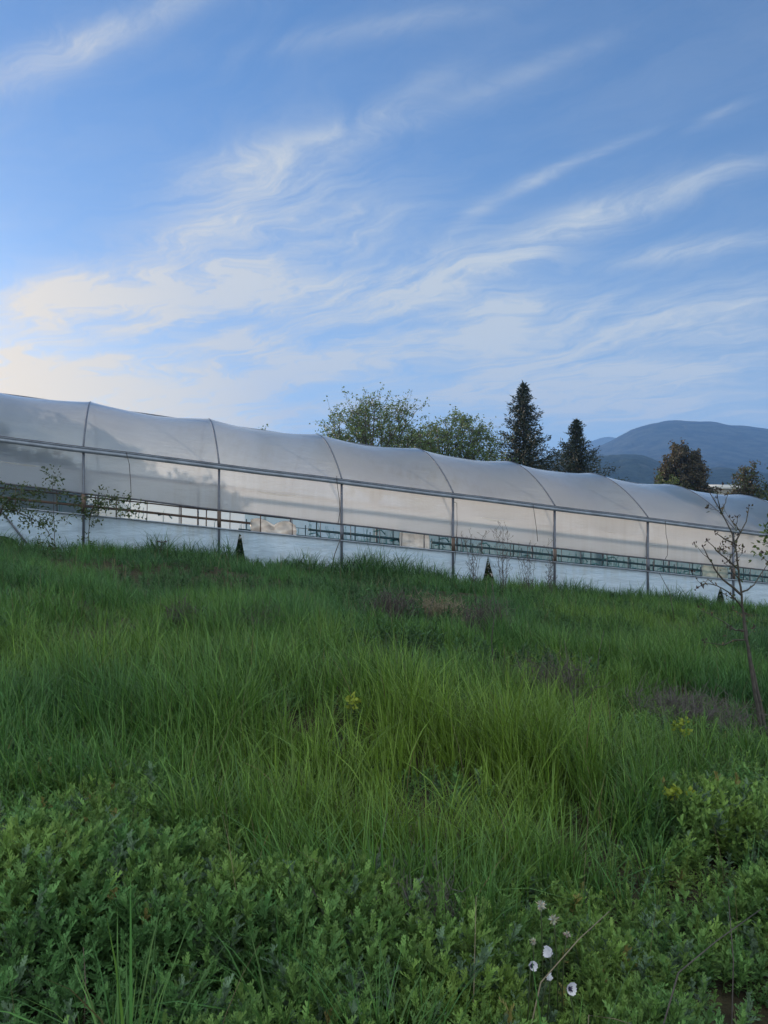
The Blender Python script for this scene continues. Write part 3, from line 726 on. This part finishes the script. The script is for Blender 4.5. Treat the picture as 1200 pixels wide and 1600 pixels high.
dry_bush(60, 1330, 40, .18, 'pale dry twigs lying on the weeds at the left', 10, M_grey, 50)

# ------------------------------------------------------------------ grass and weeds
def proj(x, y, z): return 600 + FPX * x / y, HY - FPX * (z - EYE) / y
def blob(px, py, L):
    py = np.minimum(py, 1585)
    o = np.zeros_like(px)
    for cx, cy, rx, ry, a in L: o = np.maximum(o, a * np.exp(-((px - cx) / rx) ** 2 - ((py - cy) / ry) ** 2))
    return o
WEED = [(120, 1450, 300, 160, 1.0), (420, 1530, 320, 110, 1.0), (1130, 1420, 230, 240, 1.0), (860, 1570, 420, 85, .95), (250, 1250, 260, 70, .65), (880, 1065, 190, 50, .6), (480, 1140, 130, 60, .45), (560, 985, 90, 14, .5), (1060, 1010, 80, 20, .5), (330, 1040, 70, 18, .5), (700, 1075, 80, 22, .5), (60, 1010, 60, 20, .6), (430, 960, 90, 12, .5), (1050, 1170, 150, 60, .7), (600, 1420, 120, 60, .4)]
TALL = [(720, 1230, 300, 150, 1.0), (180, 1080, 300, 90, .75), (950, 1010, 260, 60, .6), (560, 1030, 160, 50, .6), (330, 1150, 150, 60, .6)]
def sample_field(n, dmin, dmax, pw):
    """points in the wedge the photograph looks over (a little wider), density falling with distance"""
    t = rng.random(n); d = (dmin ** (2 - pw) + t * (dmax ** (2 - pw) - dmin ** (2 - pw))) ** (1 / (2 - pw))
    x = (rng.random(n) * 2 - 1) * (.58 * d + 2.3)
    v = -(x - GX) * SA + (d - GD) * CA
    k = v < -.12
    return x[k], d[k]
def blades(name, x, y, h, w, lean, az, col, label, cat, segs=4, curl=1.0):
    n = len(x); z = ground_z(x, y) - .02
    s = np.linspace(0, 1, segs + 1)[None, :]
    out = lean[:, None] * h[:, None] * (s ** 1.8)
    up = h[:, None] * (s - curl * .38 * np.minimum(lean, 1.3)[:, None] * s ** 2.4)
    px = x[:, None] + np.cos(az)[:, None] * out; py = y[:, None] + np.sin(az)[:, None] * out; pz = z[:, None] + up
    tw = az + np.pi / 2 + rng.normal(0, .5, n); wid = w[:, None] * (1 - s ** 2.2 * .92) * np.minimum(1, .55 + s * 2) * .5
    dx = np.cos(tw)[:, None] * wid; dy = np.sin(tw)[:, None] * wid
    V = np.stack([np.stack([px - dx, py - dy, pz], -1), np.stack([px + dx, py + dy, pz], -1)], 2).reshape(-1, 3)
    st = segs + 1; b = (np.arange(n) * st * 2)[:, None] + (np.arange(segs) * 2)[None, :]
    F = np.stack([b, b + 1, b + 3, b + 2], -1).reshape(-1, 4)
    C = np.repeat(col, st * 2, 0)
    return tag(np_mesh(name, V, [F], M_grass, C, None, True), label, cat, kind='stuff')
def tufts(nt, dmin, dmax, pw, per):
    x, y = sample_field(nt, dmin, dmax, pw)
    z = ground_z(x, y); px, py = proj(x, y, z)
    weed = blob(px, py, WEED); tall = blob(px, py, TALL)
    v = -(x - GX) * SA + (y - GD) * CA
    nearwall = np.exp(-((v + 1.0) / 1.6) ** 2)
    patch = .55 * fbm(x / 1.6, y / 1.6, 31, 3) + .45 * fbm(x / .62, y / .62, 37, 2)
    keep = rng.random(len(x)) < np.clip(1.1 - weed * 1.0, .20, 1) * np.clip(.10 + 3.2 * (patch - .32), .10, 1)
    keep &= ~((y < 2.75) & (rng.random(len(x)) < .7))
    x, y, px, py, tall, nearwall, patch = (a[keep] for a in (x, y, px, py, tall, nearwall, patch))
    hh = (.22 + .40 * tall + 1.2 * (patch - .46) + .12 * nearwall) * rng.uniform(.75, 1.25, len(x))
    hh = np.clip(hh, .10, .85)
    hue = fbm(x / 2.2 + 50, y / 2.2, 77, 3)
    warm = blob(px, py, [(700, 1240, 330, 170, 1), (200, 1070, 300, 80, .7), (1000, 1000, 250, 60, .45), (560, 1020, 220, 40, .5)])
    rep = lambda a: np.repeat(a, per)
    n = len(x) * per; rad = np.abs(rng.normal(0, .05, n)); a = rng.uniform(0, 2 * np.pi, n)
    bx = rep(x) + rad * np.cos(a); by = rep(y) + rad * np.sin(a)
    wind = .35; az = np.arctan2(np.sin(a) + wind * .1 + rng.normal(0, .4, n), np.cos(a) - wind + rng.normal(0, .4, n))
    h = rep(hh) * rng.uniform(.55, 1.15, n); lean = np.abs(rng.normal(.38, .26, n)) + .05
    dist = by
    w = np.maximum(rng.uniform(.004, .0105, n), dist * .00046)
    base = np.array([.058, .160, .040]); yel = np.array([.135, .230, .032]); blue = np.array([.040, .105, .050]); dry = np.array([.20, .17, .08])
    t = np.clip(rep(warm) * 1.05 + (rep(hue) - .5) * 1.1 + rng.normal(0, .14, n), 0, 1)[:, None]
    c = base * (1 - t) + yel * t; u = np.clip(rep((.5 - hue)) * 2.2 + rng.normal(0, .15, n), 0, 1)[:, None] * (1 - t); c = c * (1 - u) + blue * u
    isdry = rng.random(n) < .008; c[isdry] = dry * rng.uniform(.5, 1, (isdry.sum(), 1))
    c = c * rng.uniform(.5, 1.35, (n, 1))
    return bx, by, h, w, lean, az, c
A = tufts(5000, 2.0, 6.0, .6, 20); B = tufts(10000, 6.0, 13, .6, 16); C_ = tufts(15000, 13, 31, .6, 13)
blades('meadow_grass', *[np.concatenate(q) for q in zip(A, B, C_)], 'tall green meadow grass covering the sloping field', 'grass')
xs_, ys_ = sample_field(1500, 2.0, 24, .8); n_ = len(xs_)
blades('straw_stems', xs_, ys_, rng.uniform(.25, .7, n_), np.maximum(.0028, ys_ * .00045), np.abs(rng.normal(.3, .3, n_)), rng.uniform(0, 6.28, n_), np.array([.17, .145, .085]) * rng.uniform(.45, 1.2, (n_, 1)), 'thin dry straw stems standing here and there in the grass', 'dry grass', 4, .8)
# coarse broad-bladed grass along the wall
us = rng.uniform(U0 + 8, U1 - 8, 15000); vs = -np.abs(rng.normal(.6, .5, 15000)) - .12
pu = wall_u  # photo column -> wall coordinate
dens = .35 + np.exp(-((us - wall_u(560)) / 3.2) ** 2) + .9 * np.exp(-((us - wall_u(300)) / 1.8) ** 2) + .4 * np.exp(-((us - wall_u(960)) / 3.5) ** 2)
for pxh in (378, 400, 765, 1127): dens = dens * (1 - .9 * np.exp(-((us - wall_u(pxh)) / .45) ** 2))
k = rng.random(15000) < dens; us, vs, dens = us[k], vs[k], dens[k]
x = GX + CA * us - SA * vs; y = GD + SA * us + CA * vs; n = len(x)
cl = fbm(us * 1.3, vs * 1.3, 3, 2); c = np.array([.050, .125, .042]) * rng.uniform(.65, 1.3, (n, 1))
blades('wall_grass', x, y, (.45 + .42 * np.clip(dens, 0, 1.2)) * (.2 + 1.65 * cl) * rng.uniform(.6, 1.15, n), rng.uniform(.014, .028, n), np.abs(rng.normal(.5, .25, n)) + .1, rng.uniform(0, 6.28, n), c, 'coarse broad-bladed grass growing along the white wall', 'grass', 6, 1.5)

# weeds with lobed leaves
def lobed_leaf(L, W, nl, droop, lo):
    """flat pinnate outline bent downwards; returns verts, faces"""
    V = []; F = []
    ss = np.linspace(0, 1, nl + 1); mid = []
    for s in ss:
        mid.append(len(V)); V.append((L * s, 0, droop * L * (.9 * s - 1.2 * s * s)))
    for i in range(nl):
        wl = W * (.35 + .65 * math.sin(math.pi * min(1, (i + 1.1) / (nl + .6)))) 
        s0, s1 = ss[i], ss[i + 1]; zc = droop * L * (.9 * s1 - 1.2 * s1 * s1)
        for sg in (1, -1):
            a = len(V); V.append((L * (s0 + .35 * (s1 - s0)), sg * wl * .30, zc + .10 * wl))
            V.append((L * (s1 + .25 / nl), sg * wl, zc + .28 * wl))
            if not lo: V.append((L * (s1 + .75 / nl), sg * wl * .72, zc + .2 * wl))
            V.append((L * (s1 + .02), sg * wl * .28, zc + .08 * wl))
            e = len(V) - 1
            q = [mid[i], a, a + 1] + ([a + 2] if not lo else []) + [e, mid[i + 1]]
            F.append(tuple(q if sg > 0 else q[::-1]))
    t = len(V); V.append((L * 1.14, 0, droop * L * -.32)); a = len(V); V.append((L * 1.04, W * .26, droop * L * -.3)); V.append((L * 1.04, -W * .26, droop * L * -.3))
    F.append((mid[-1], a, t)); F.append((mid[-1], t, a + 1))
    return np.array(V), F
def shoot(h, nleaf, lo, r):
    VV = []; TT = []; CC = []; n0 = 0
    def tri(F): return np.array([(f[0], f[i], f[i + 1]) for f in F for i in range(1, len(f) - 1)])
    for i in range(nleaf):
        f = (i + .5) / nleaf; L = h * (.30 * (1 - .55 * f) + .05) * r.uniform(.8, 1.2); W = L * r.uniform(.20, .30)
        v, F = lobed_leaf(L, W, 3 if lo else 4, r.uniform(.2, .7), lo)
        el = R(12 + 62 * f + r.uniform(-14, 14)); az = 2.399 * i + r.uniform(-.4, .4); ro = r.uniform(-.4, .4)
        v = v @ np.array(Matrix.Rotation(ro, 3, 'X').transposed()); v = v @ np.array(Matrix.Rotation(-el, 3, 'Y').transposed()); v = v @ np.array(Matrix.Rotation(az, 3, 'Z').transposed())
        v = v + np.array([0, 0, h * (.12 + .86 * f)]); VV.append(v); TT.append(tri(F) + n0); n0 += len(v)
        c = r.uniform(.8, 1.2) * (1 + .35 * f); CC.append(np.full((len(v), 1), c))
    b = h * .012 + .0015; st = np.array([[b, 0, 0], [-b * .5, b * .87, 0], [-b * .5, -b * .87, 0], [b * .5, 0, h], [-b * .3, b * .4, h], [-b * .3, -b * .4, h]])
    VV.append(st); TT.append(np.array([(0, 1, 4), (0, 4, 3), (1, 2, 5), (1, 5, 4), (2, 0, 3), (2, 3, 5)]) + n0); CC.append(np.full((6, 1), .8))
    return np.concatenate(VV), np.concatenate(TT), np.concatenate(CC)
def scatter(x, y, size, tmpl, col, lift, tiltamp=.22):
    n = len(x); z = ground_z(x, y) - .01 + lift * rng.uniform(.35, 1, n); Vs = []; Fs = []; Cs = []; off = 0
    pick = rng.integers(0, len(tmpl), n)
    for k, (v, f, c) in enumerate(tmpl):
        idx = np.where(pick == k)[0]; m = len(idx)
        if not m: continue
        a = rng.uniform(0, 2 * np.pi, m); tx = rng.normal(0, tiltamp, m); ty = rng.normal(0, tiltamp, m); s = size[idx]
        X = v[None, :, 0] * np.cos(a)[:, None] - v[None, :, 1] * np.sin(a)[:, None]; Y = v[None, :, 0] * np.sin(a)[:, None] + v[None, :, 1] * np.cos(a)[:, None]; Z = np.repeat(v[None, :, 2], m, 0)
        X = X + Z * tx[:, None]; Y = Y + Z * ty[:, None]
        P = np.stack([X * s[:, None] + x[idx][:, None], Y * s[:, None] + y[idx][:, None], Z * s[:, None] + z[idx][:, None]], -1).reshape(-1, 3)
        Fs.append((f[None] + (np.arange(m) * len(v))[:, None, None] + off).reshape(-1, 3)); off += m * len(v); Vs.append(P)
        Cs.append((col[idx][:, None, :] * c[None, :, :]).reshape(-1, 3))
    return np.concatenate(Vs), np.concatenate(Fs), np.concatenate(Cs)
rr = random.Random(5)
hi = [shoot(1, rr.randint(12, 17), False, rr) for _ in range(10)]; lo = [shoot(1, rr.randint(11, 15), True, rr) for _ in range(6)]
def weeds(n, dmin, dmax, tm, thr):
    x, y = sample_field(n, dmin, dmax, .6); z = ground_z(x, y); px, py = proj(x, y, z); w = blob(px, py, WEED)
    pt = fbm(x / .7, y / .7, 91, 3); k = rng.random(len(x)) < np.clip(w * 1.15, thr, 1) * np.clip((pt - .34) * 6, .16, 1)
    x, y, w, pt = x[k], y[k], w[k], pt[k]; n = len(x)
    s = (.065 + .045 * w + .08 * (pt - .4)) * rng.uniform(.55, 1.5, n); s = np.clip(s * 1.2, .05, .21); px, py = proj(x, y, ground_z(x, y)); s = s * (1 - .5 * np.exp(-((px - 860) / 70) ** 2 - ((py - 1560) / 90) ** 2))
    g = np.array([.066, .155, .050]); g2 = np.array([.140, .225, .050]); g3 = np.array([.085, .140, .085])
    t = np.clip(fbm(x / .5, y / .5, 13, 2) * 1.6 - .4 + rng.normal(0, .15, n), 0, 1)[:, None]; c = g * (1 - t) + g2 * t
    q = rng.random(n) < .10; c[q] = g3; q = rng.random(n) < .012; c[q] = np.array([.17, .15, .05])
    return x, y, s, tm, c * rng.uniform(.75, 1.25, (n, 1)), np.clip((pt - .38) * .8, 0, .17) * np.clip(w * 1.3, .2, 1)
P1 = scatter(*weeds(56000, 1.9, 5.5, hi, .10)); P2 = scatter(*weeds(40000, 5.5, 14, lo, .10)); 
def dark_weeds(n):
    x, y = sample_field(n, 7, 25, .6); k = fbm(x / 2.3, y / 1.6, 61, 3) > .56; x, y = x[k], y[k]; n = len(x)
    return x, y, rng.uniform(.16, .38, n), lo, np.array([.042, .092, .036]) * rng.uniform(.6, 1.4, (n, 1)), np.zeros(n)
P3 = scatter(*dark_weeds(9000))
V = np.concatenate([P1[0], P2[0], P3[0]]); F = np.concatenate([P1[1], P2[1] + len(P1[0]), P3[1] + len(P1[0]) + len(P2[0])]); C = np.concatenate([P1[2], P2[2], P3[2]])
tag(np_mesh('lobed_weeds', V, [F], M_weed, C, None, False), 'low weeds with lobed grey-green leaves filling the foreground', 'weeds', kind='stuff')

# ------------------------------------------------------------------ white anemones and dry stalks
M_center = plain('anemone_eye', (.015, .012, .05), (.01, .01, .03), 30, .7)
M_stem = plain('green_stem', (.05, .075, .03), None, 20, .7)
def anemone(px, py, d, size, face, openness, label, eye=True, tint=(.70, .70, .78), npet=6, seed=0):
    random.seed(seed); c = at(px, py, d); b = Vector((c.x + random.uniform(-.03, .03), c.y + .02, 0)); b.z = GZ(b.x, b.y)
    t = thing('anemone', b, label, 'flower', 'white flowers in the weeds'); f = Vector(face).normalized()
    mb = MB(); mb.tube(curve(b, c - f * .004, (random.uniform(-.02, .02), 0, .04), 7), .0022, 5); mb.build('stem', M_stem, t)
    X = f.orthogonal().normalized(); Y = f.cross(X)
    if tint[0] < .5:                                     # woolly seed head: a ball of tufts
        m = MB()
        for k in range(46):
            dd = rv(); dd.normalize(); dd = (dd + f * .35).normalized(); m.leaf(c, dd, rv(), size * .5 * random.uniform(.9, 1.5), size * .22, tuple(q * random.uniform(.7, 1.15) for q in tint))
        m.build('seed_tuft', M_petal, t); return
    for k in range(npet):
        a = 2 * math.pi * k / npet + random.uniform(-.12, .12); r = X * math.cos(a) + Y * math.sin(a); s = f.cross(r)
        L = size * .5 * random.uniform(.88, 1.1); W = size * random.uniform(.46, .56); op = openness * random.uniform(.85, 1.15); m = MB(); ids = []
        for i in range(6):
            g = i / 5; ang = op * g * 1.0; 
            along = r * (L * math.sin(min(1.5, .35 + op) ) * g) + f * (L * g * g * (1.2 - op) * .9 + .001 * (k % 2))
            w = W * .5 * (math.sin(math.pi * (.12 + .80 * g)) ** .7)
            ids.append([m.vert(c + along + s * (w * e) + f * (.0035 * (abs(e) * 1.2) * g + .0012 * math.sin(5 * e + k)), tint) for e in (-1, -.5, 0, .5, 1)])
        for i in range(5):
            for j in range(4): m.face(ids[i][j], ids[i][j + 1], ids[i + 1][j + 1], ids[i + 1][j])
        m.build('petal', M_petal, t, True)
    if eye:
        m = MB(); rad = size * .13
        for i in range(5):
            th = math.pi * .5 * i / 4
            for j in range(10): m.vert(c + f * (rad * math.sin(th) * .9 + .002) + (X * math.cos(j * .6283) + Y * math.sin(j * .6283)) * rad * max(.05, math.cos(th)))
        for i in range(4):
            for j in range(10): m.face(i * 10 + j, i * 10 + (j + 1) % 10, (i + 1) * 10 + (j + 1) % 10, (i + 1) * 10 + j)
        for q in range(26):
            a = random.uniform(0, 6.28); p = c + f * .004 + (X * math.cos(a) + Y * math.sin(a)) * rad * .7; e = c + f * random.uniform(.004, .008) + (X * math.cos(a) + Y * math.sin(a)) * rad * random.uniform(1.3, 1.8); m.tube([p, e], .0006, 3)
        m.build('eye', M_center, t)
anemone(860, 1489, 2.55, .050, (-.7, -.45, .4), .42, 'largest white cupped anemone in the flower group', False, seed=1)
anemone(890, 1545, 2.45, .046, (.35, -.8, .35), .62, 'open white anemone with dark eye, lowest of the group', True, seed=2)
anemone(830, 1509, 2.5, .042, (.3, -.8, .4), .45, 'half open white anemone with dark eye at the left', True, seed=3)
anemone(855, 1530, 2.48, .036, (.6, -.1, .6), .25, 'narrow closing white anemone between two open ones', False, npet=5, seed=4)
WOOL = (.49, .46, .41)
anemone(845, 1415, 2.72, .034, (0, -.6, .6), 1.0, 'fluffy cream seed head, topmost of the flower group', False, WOOL, 16, seed=5)
anemone(865, 1437, 2.68, .032, (-.2, -.5, .8), .6, 'ragged cream flower just below the topmost seed head', False, WOOL, 9, seed=6)
anemone(886, 1460, 2.65, .022, (.1, -.8, .5), .9, 'small cream flower at the right of the group', False, WOOL, 9, seed=7)
anemone(833, 1471, 2.65, .022, (-.2, -.5, .8), .4, 'small cream bud at the left of the group', False, WOOL, 7, seed=8)
def stalk(pp, d0, d1, r, label, mat=None, name='dry_stalk', group='dry stalks in the weeds', cat='stalk'):
    n = len(pp); P = [at(x, y, d0 + (d1 - d0) * k / (n - 1)) for k, (x, y) in enumerate(pp)]; P[0].z = min(P[0].z, GZ(P[0].x, P[0].y) + .02) if name != 'fallen_stalk' else P[0].z
    m = MB(); m.tube(P, list(np.linspace(r, r * .5, n)), 5); tag(m.build(name, mat or M_straw, None, True), label, cat, group)
stalk([(800, 1600), (845, 1535), (905, 1467), (952, 1424)], 2.3, 2.75, .0028, 'long pale straw stalk slanting past the white flowers')
stalk([(905, 1604), (920, 1586), (960, 1592), (985, 1600)], 2.15, 2.2, .002, 'bent dry stalk at the bottom edge under the flowers')
stalk([(735, 1620), (740, 1560), (742, 1480), (744, 1400)], 2.4, 2.6, .002, 'upright thin dry stalk left of the flowers')
stalk([(560, 1450), (580, 1380), (600, 1300), (606, 1270)], 3.1, 3.2, .002, 'dark upright stalk in the central weeds', M_drybark)
stalk([(130, 1620), (134, 1540), (130, 1480)], 2.3, 2.4, .002, 'reddish dry stalk in the bottom left weeds', M_rust)
stalk([(990, 1620), (1060, 1520), (1120, 1470), (1190, 1420)], 2.3, 2.8, .003, 'dark branched twig slanting at the lower right', M_drybark)
stalk([(1140, 1600), (1146, 1500), (1138, 1400)], 2.4, 2.6, .0025, 'dark upright stalk near the right edge', M_drybark)
stalk([(905, 1190), (900, 1120), (888, 1050), (882, 1000)], 5.5, 5.7, .004, 'tall dark stalk rising from the tall grass', M_drybark)
stalk([(772, 1060), (768, 1000), (774, 950), (768, 905)], 9.5, 9.6, .007, 'tall dark stalk before the dead bushes', M_drybark)
stalk([(930, 1080), (936, 1020), (944, 985)], 8.5, 8.6, .005, 'slim dark stalk in the dark brush right of centre', M_drybark)
stalk([(1055, 960), (1046, 925), (1030, 895)], 20, 20.3, .012, 'leaning dark stem before the right part of the wall', M_drybark)
# umbel head against the wall
x, d = (243 - 600) / FPX * 22, 22; b = gbase(x, d); um = thing('dry_umbel', b, 'lone dry flower stalk against the white wall left of the mound', 'stalk')
m = MB(); tp = at(253, 848, 22); m.tube(curve(b, tp, (.05, 0, .1), 6), .008, 5)
m.build('stem', M_drybark, um); m = MB()
for k in range(14):
    a = k * .449; m.tube([tp, tp + Vector((math.cos(a) * .15, math.sin(a) * .15, .03 + .02 * (k % 3)))], .007, 4)
m.build('head', M_drybark, um)
# yellow-green spurge
def spurge(px, py, label, seed):
    random.seed(seed); x, d = ground_at(px, py, .32); b = Vector((x, d, GZ(x, d))); t = thing('spurge', b, label, 'plant', 'yellow-green spurges in the field'); st = MB(); hd = MB(); lf = MB()
    for i in range(4):
        e = b + Vector((random.gauss(0, .05), random.gauss(0, .05), random.uniform(.28, .36))); st.tube(curve(b, e, rv(.02), 5), .004, 4)
        for k in range(16):
            p = b.lerp(e, random.uniform(.3, .95)); lf.leaf(p, rv() + Vector((0, 0, .4)), rv(), .06, .015, (.06, .10, .035))
        for k in range(16): hd.leaf(e + rv(.018), rv() + Vector((0, 0, .6)), rv(), .035, .028, (.24, .30, .035))
    st.build('stem', M_stem, t); lf.build('leaves', M_weed, t); hd.build('flower_head', M_petal, t)
spurge(1062, 1137, 'yellow-green spurge by the grey brush near the sapling', 1); spurge(1048, 1232, 'yellow-green spurge in weeds below the sapling', 2); spurge(553, 1098, 'yellow-green spurge left of centre in the grass', 3)

# ------------------------------------------------------------------ air
mb = MB(); mb.box((-400, -120, -40), (3400, 0, 0), (0, 4700, 0), (0, 0, 560))
m, nt, out = new_mat('air'); pv = nd(nt, 'ShaderNodeVolumePrincipled'); pv.inputs['Density'].default_value = 2.6e-4; pv.inputs['Color'].default_value = (.22, .46, .98, 1)
nt.links.new(pv.outputs[0], out.inputs['Volume']); hz = mb.build('haze', m); tag(hz, 'thin blue evening air between the field and the mountain', 'haze', kind='stuff')

# ------------------------------------------------------------------ sky, sun, camera
w = bpy.data.worlds.new('World'); sc.world = w; w.use_nodes = True; nt = w.node_tree; nt.nodes.clear()
out = nd(nt, 'ShaderNodeOutputWorld'); bg = nd(nt, 'ShaderNodeBackground'); nt.links.new(bg.outputs[0], out.inputs[0])
sky = nd(nt, 'ShaderNodeTexSky'); sky.sky_type = 'NISHITA'; sky.sun_disc = False; sky.sun_elevation = SUN_EL; sky.sun_rotation = SUN_AZ; sky.altitude = 100; sky.air_density = 1.0; sky.dust_density = .35; sky.ozone_density = 5.0
SKY_STRENGTH = .15; bg.inputs['Strength'].default_value = SKY_STRENGTH
def M(op, a, b=None, c=None, clamp=False):
    n = nt.nodes.new('ShaderNodeMath'); n.operation = op; n.use_clamp = clamp
    for s_, v_ in zip(n.inputs, (a, b, c)):
        if v_ is None: continue
        if isinstance(v_, bpy.types.NodeSocket): nt.links.new(v_, s_)
        else: s_.default_value = v_
    return n.outputs[0]
tc = nd(nt, 'ShaderNodeTexCoord'); sp = nd(nt, 'ShaderNodeSeparateXYZ'); nt.links.new(tc.outputs['Generated'], sp.inputs[0]); dx, dy, dz = sp.outputs
zz = M('MAXIMUM', M('ADD', dz, .10), .04); cu = M('DIVIDE', dx, zz); cv = M('DIVIDE', dy, zz)       # cirrus sheet seen in perspective
yy = M('MAXIMUM', dy, .2); TX = M('DIVIDE', dx, yy); TV = M('DIVIDE', dz, yy)
sa = M('ADD', M('MULTIPLY', cu, .78), M('MULTIPLY', cv, -.62)); sb = M('ADD', M('MULTIPLY', cu, .62), M('MULTIPLY', cv, .78))
def comb(a, b, c=0.0):
    n = nd(nt, 'ShaderNodeCombineXYZ')
    for s_, v_ in zip(n.inputs, (a, b, c)):
        if isinstance(v_, bpy.types.NodeSocket): nt.links.new(v_, s_)
        else: s_.default_value = v_
    return n.outputs[0]
def wnoise(vec, scale, det, rough, dist=0.0):
    n = nd(nt, 'ShaderNodeTexNoise'); n.inputs['Scale'].default_value = scale; n.inputs['Detail'].default_value = det; n.inputs['Roughness'].default_value = rough; n.inputs['Distortion'].default_value = dist
    nt.links.new(vec, n.inputs['Vector']); return n.outputs['Fac']
warp = wnoise(comb(cu, cv), 1.3, 3, .55); warp2 = wnoise(comb(cu, cv, 7.0), 5.0, 4, .6)
wv = M('ADD', M('MULTIPLY', M('SUBTRACT', warp, .5), .75), M('MULTIPLY', M('SUBTRACT', warp2, .5), .13))
sbw = M('ADD', sb, wv); saw = M('ADD', sa, M('MULTIPLY', wv, .8))
fib = wnoise(comb(M('MULTIPLY', saw, .6), M('MULTIPLY', sbw, 3.0)), 1.7, 9, .66, .1)
puff = wnoise(comb(M('MULTIPLY', saw, 1.1), M('MULTIPLY', sbw, 2.2), 4.0), 2.6, 9, .68, .15)
fine = wnoise(comb(M('MULTIPLY', saw, 2.0), M('MULTIPLY', sbw, 8.0), 9.0), 2.6, 8, .7, .1)
tex = M('ADD', M('ADD', M('MULTIPLY', fib, .42), M('MULTIPLY', puff, .36)), M('MULTIPLY', fine, .22))
CLOUDS = [(230, 468, 200, 42, 2, 1.9), (110, 455, 70, 26, 12, .7), (400, 310, 170, 75, 22, .72), (300, 420, 220, 60, 14, .22), (620, 520, 240, 50, 10, .4), (360, 275, 90, 30, 10, .45), (480, 385, 150, 44, 20, .8), (560, 455, 190, 34, 12, .7), (400, 545, 80, 20, -4, 1.3), (430, 595, 220, 18, 13, 1.5), (70, 590, 260, 50, 0, 1.7), (200, 640, 300, 30, -4, .8),
          (760, 415, 200, 30, 22, .65), (980, 320, 220, 26, 20, .68), (690, 400, 80, 26, 25, .5), (1090, 388, 140, 16, 9, .75), (770, 505, 72, 30, 24, 1.4), (960, 598, 170, 20, 6, 1.15), (740, 605, 80, 10, 12, .95), (1000, 640, 260, 24, 2, .7), (90, 85, 170, 34, 22, .5), (240, 20, 120, 26, 24, .4),
          (600, 40, 190, 18, 10, .25), (925, 480, 50, 9, 22, .8), (560, 205, 190, 22, 14, .36), (840, 282, 50, 9, 24, .55), (900, 250, 90, 8, 20, .45), (900, 560, 430, 80, 4, .75), (740, 335, 40, 12, 30, .5), (300, 365, 120, 20, 25, .45), (1150, 480, 160, 40, 5, .4), (640, 150, 120, 24, 30, .22), (830, 110, 140, 16, 22, .2), (1120, 180, 40, 8, 25, .35), (450, 650, 200, 20, 5, .5)]
tot = None
for px, py, rx, ry, ro, am in CLOUDS:
    a = M('SUBTRACT', TX, (px - 600) / FPX); b = M('SUBTRACT', TV, (HY - py) / FPX); co, si = math.cos(R(ro)), math.sin(R(ro))
    p = M('MULTIPLY', M('ADD', M('MULTIPLY', a, co), M('MULTIPLY', b, si)), FPX / rx); q = M('MULTIPLY', M('ADD', M('MULTIPLY', a, -si), M('MULTIPLY', b, co)), FPX / ry)
    g = M('MULTIPLY', M('EXPONENT', M('MULTIPLY', M('ADD', M('MULTIPLY', p, p), M('MULTIPLY', q, q)), -1.0)), am)
    tot = g if tot is None else M('ADD', tot, g)
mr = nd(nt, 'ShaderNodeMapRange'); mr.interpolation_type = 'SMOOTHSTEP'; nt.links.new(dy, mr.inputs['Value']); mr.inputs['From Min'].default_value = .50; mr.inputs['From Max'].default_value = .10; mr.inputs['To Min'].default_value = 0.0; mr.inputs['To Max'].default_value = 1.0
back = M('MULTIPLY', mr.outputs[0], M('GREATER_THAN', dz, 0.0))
tot = M('ADD', tot, M('ADD', M('MULTIPLY', back, 2.6), .06))  # unseen cloud deck behind and overhead, added to light the grass and film
sm = nd(nt, 'ShaderNodeMapRange'); sm.interpolation_type = 'SMOOTHSTEP'; nt.links.new(tex, sm.inputs['Value']); sm.inputs['From Min'].default_value = .38; sm.inputs['From Max'].default_value = .71
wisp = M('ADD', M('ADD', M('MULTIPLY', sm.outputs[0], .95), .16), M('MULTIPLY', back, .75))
dens = M('MINIMUM', M('MULTIPLY', M('POWER', tot, .85), M('MULTIPLY', wisp, 1.25)), .95)
veil = M('MULTIPLY', M('EXPONENT', M('MULTIPLY', M('MAXIMUM', dz, 0.0), -6.0)), .80)
alpha = M('MULTIPLY', M('MINIMUM', M('ADD', dens, veil), 1.0), M('GREATER_THAN', dz, -.02))
# cloud colour: white, creamy towards the sun
sd = nd(nt, 'ShaderNodeVectorMath', operation='DOT_PRODUCT'); nt.links.new(tc.outputs['Generated'], sd.inputs[0]); sd.inputs[1].default_value = SD
near = M('POWER', M('MAXIMUM', sd.outputs['Value'], 0.0), 9.0)
ccol = mix_col(nt, near, (2.9, 3.1, 3.15), (5.0, 4.3, 3.4))
ccol = mix_col(nt, mr.outputs[0], ccol, (6.0, 6.4, 6.3))  # added rear deck, brighter than the visible clouds, acts as fill light
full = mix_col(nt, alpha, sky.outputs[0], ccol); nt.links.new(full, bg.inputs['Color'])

sl = bpy.data.lights.new('sun', 'SUN'); sl.energy = 5.0; sl.angle = R(.6); sl.color = (1.0, .79, .61)
so = bpy.data.objects.new('sun', sl); COL.objects.link(so); so.rotation_euler = (-SD).to_track_quat('-Z', 'Y').to_euler(); so.location = SD * 60

cam = bpy.data.cameras.new('camera'); co = bpy.data.objects.new('camera', cam); COL.objects.link(co)
co.location = (0, 0, EYE); co.rotation_euler = (R(90), 0, 0); cam.shift_y = (HY - 800) / 1600
cam.sensor_fit = 'VERTICAL'; cam.sensor_height = 36; cam.lens = 36 * FPX / 1600; cam.clip_end = 12000; cam.clip_start = .05
sc.camera = co
vs = sc.view_settings; vs.view_transform = 'Standard'; vs.look = 'None'; vs.exposure = 0.56; vs.gamma = 1
sc.cycles.use_denoising = True
sc.cycles.max_bounces = 8; sc.cycles.transparent_max_bounces = 16; sc.cycles.volume_bounces = 0
sc.cycles.sample_clamp_indirect = 6
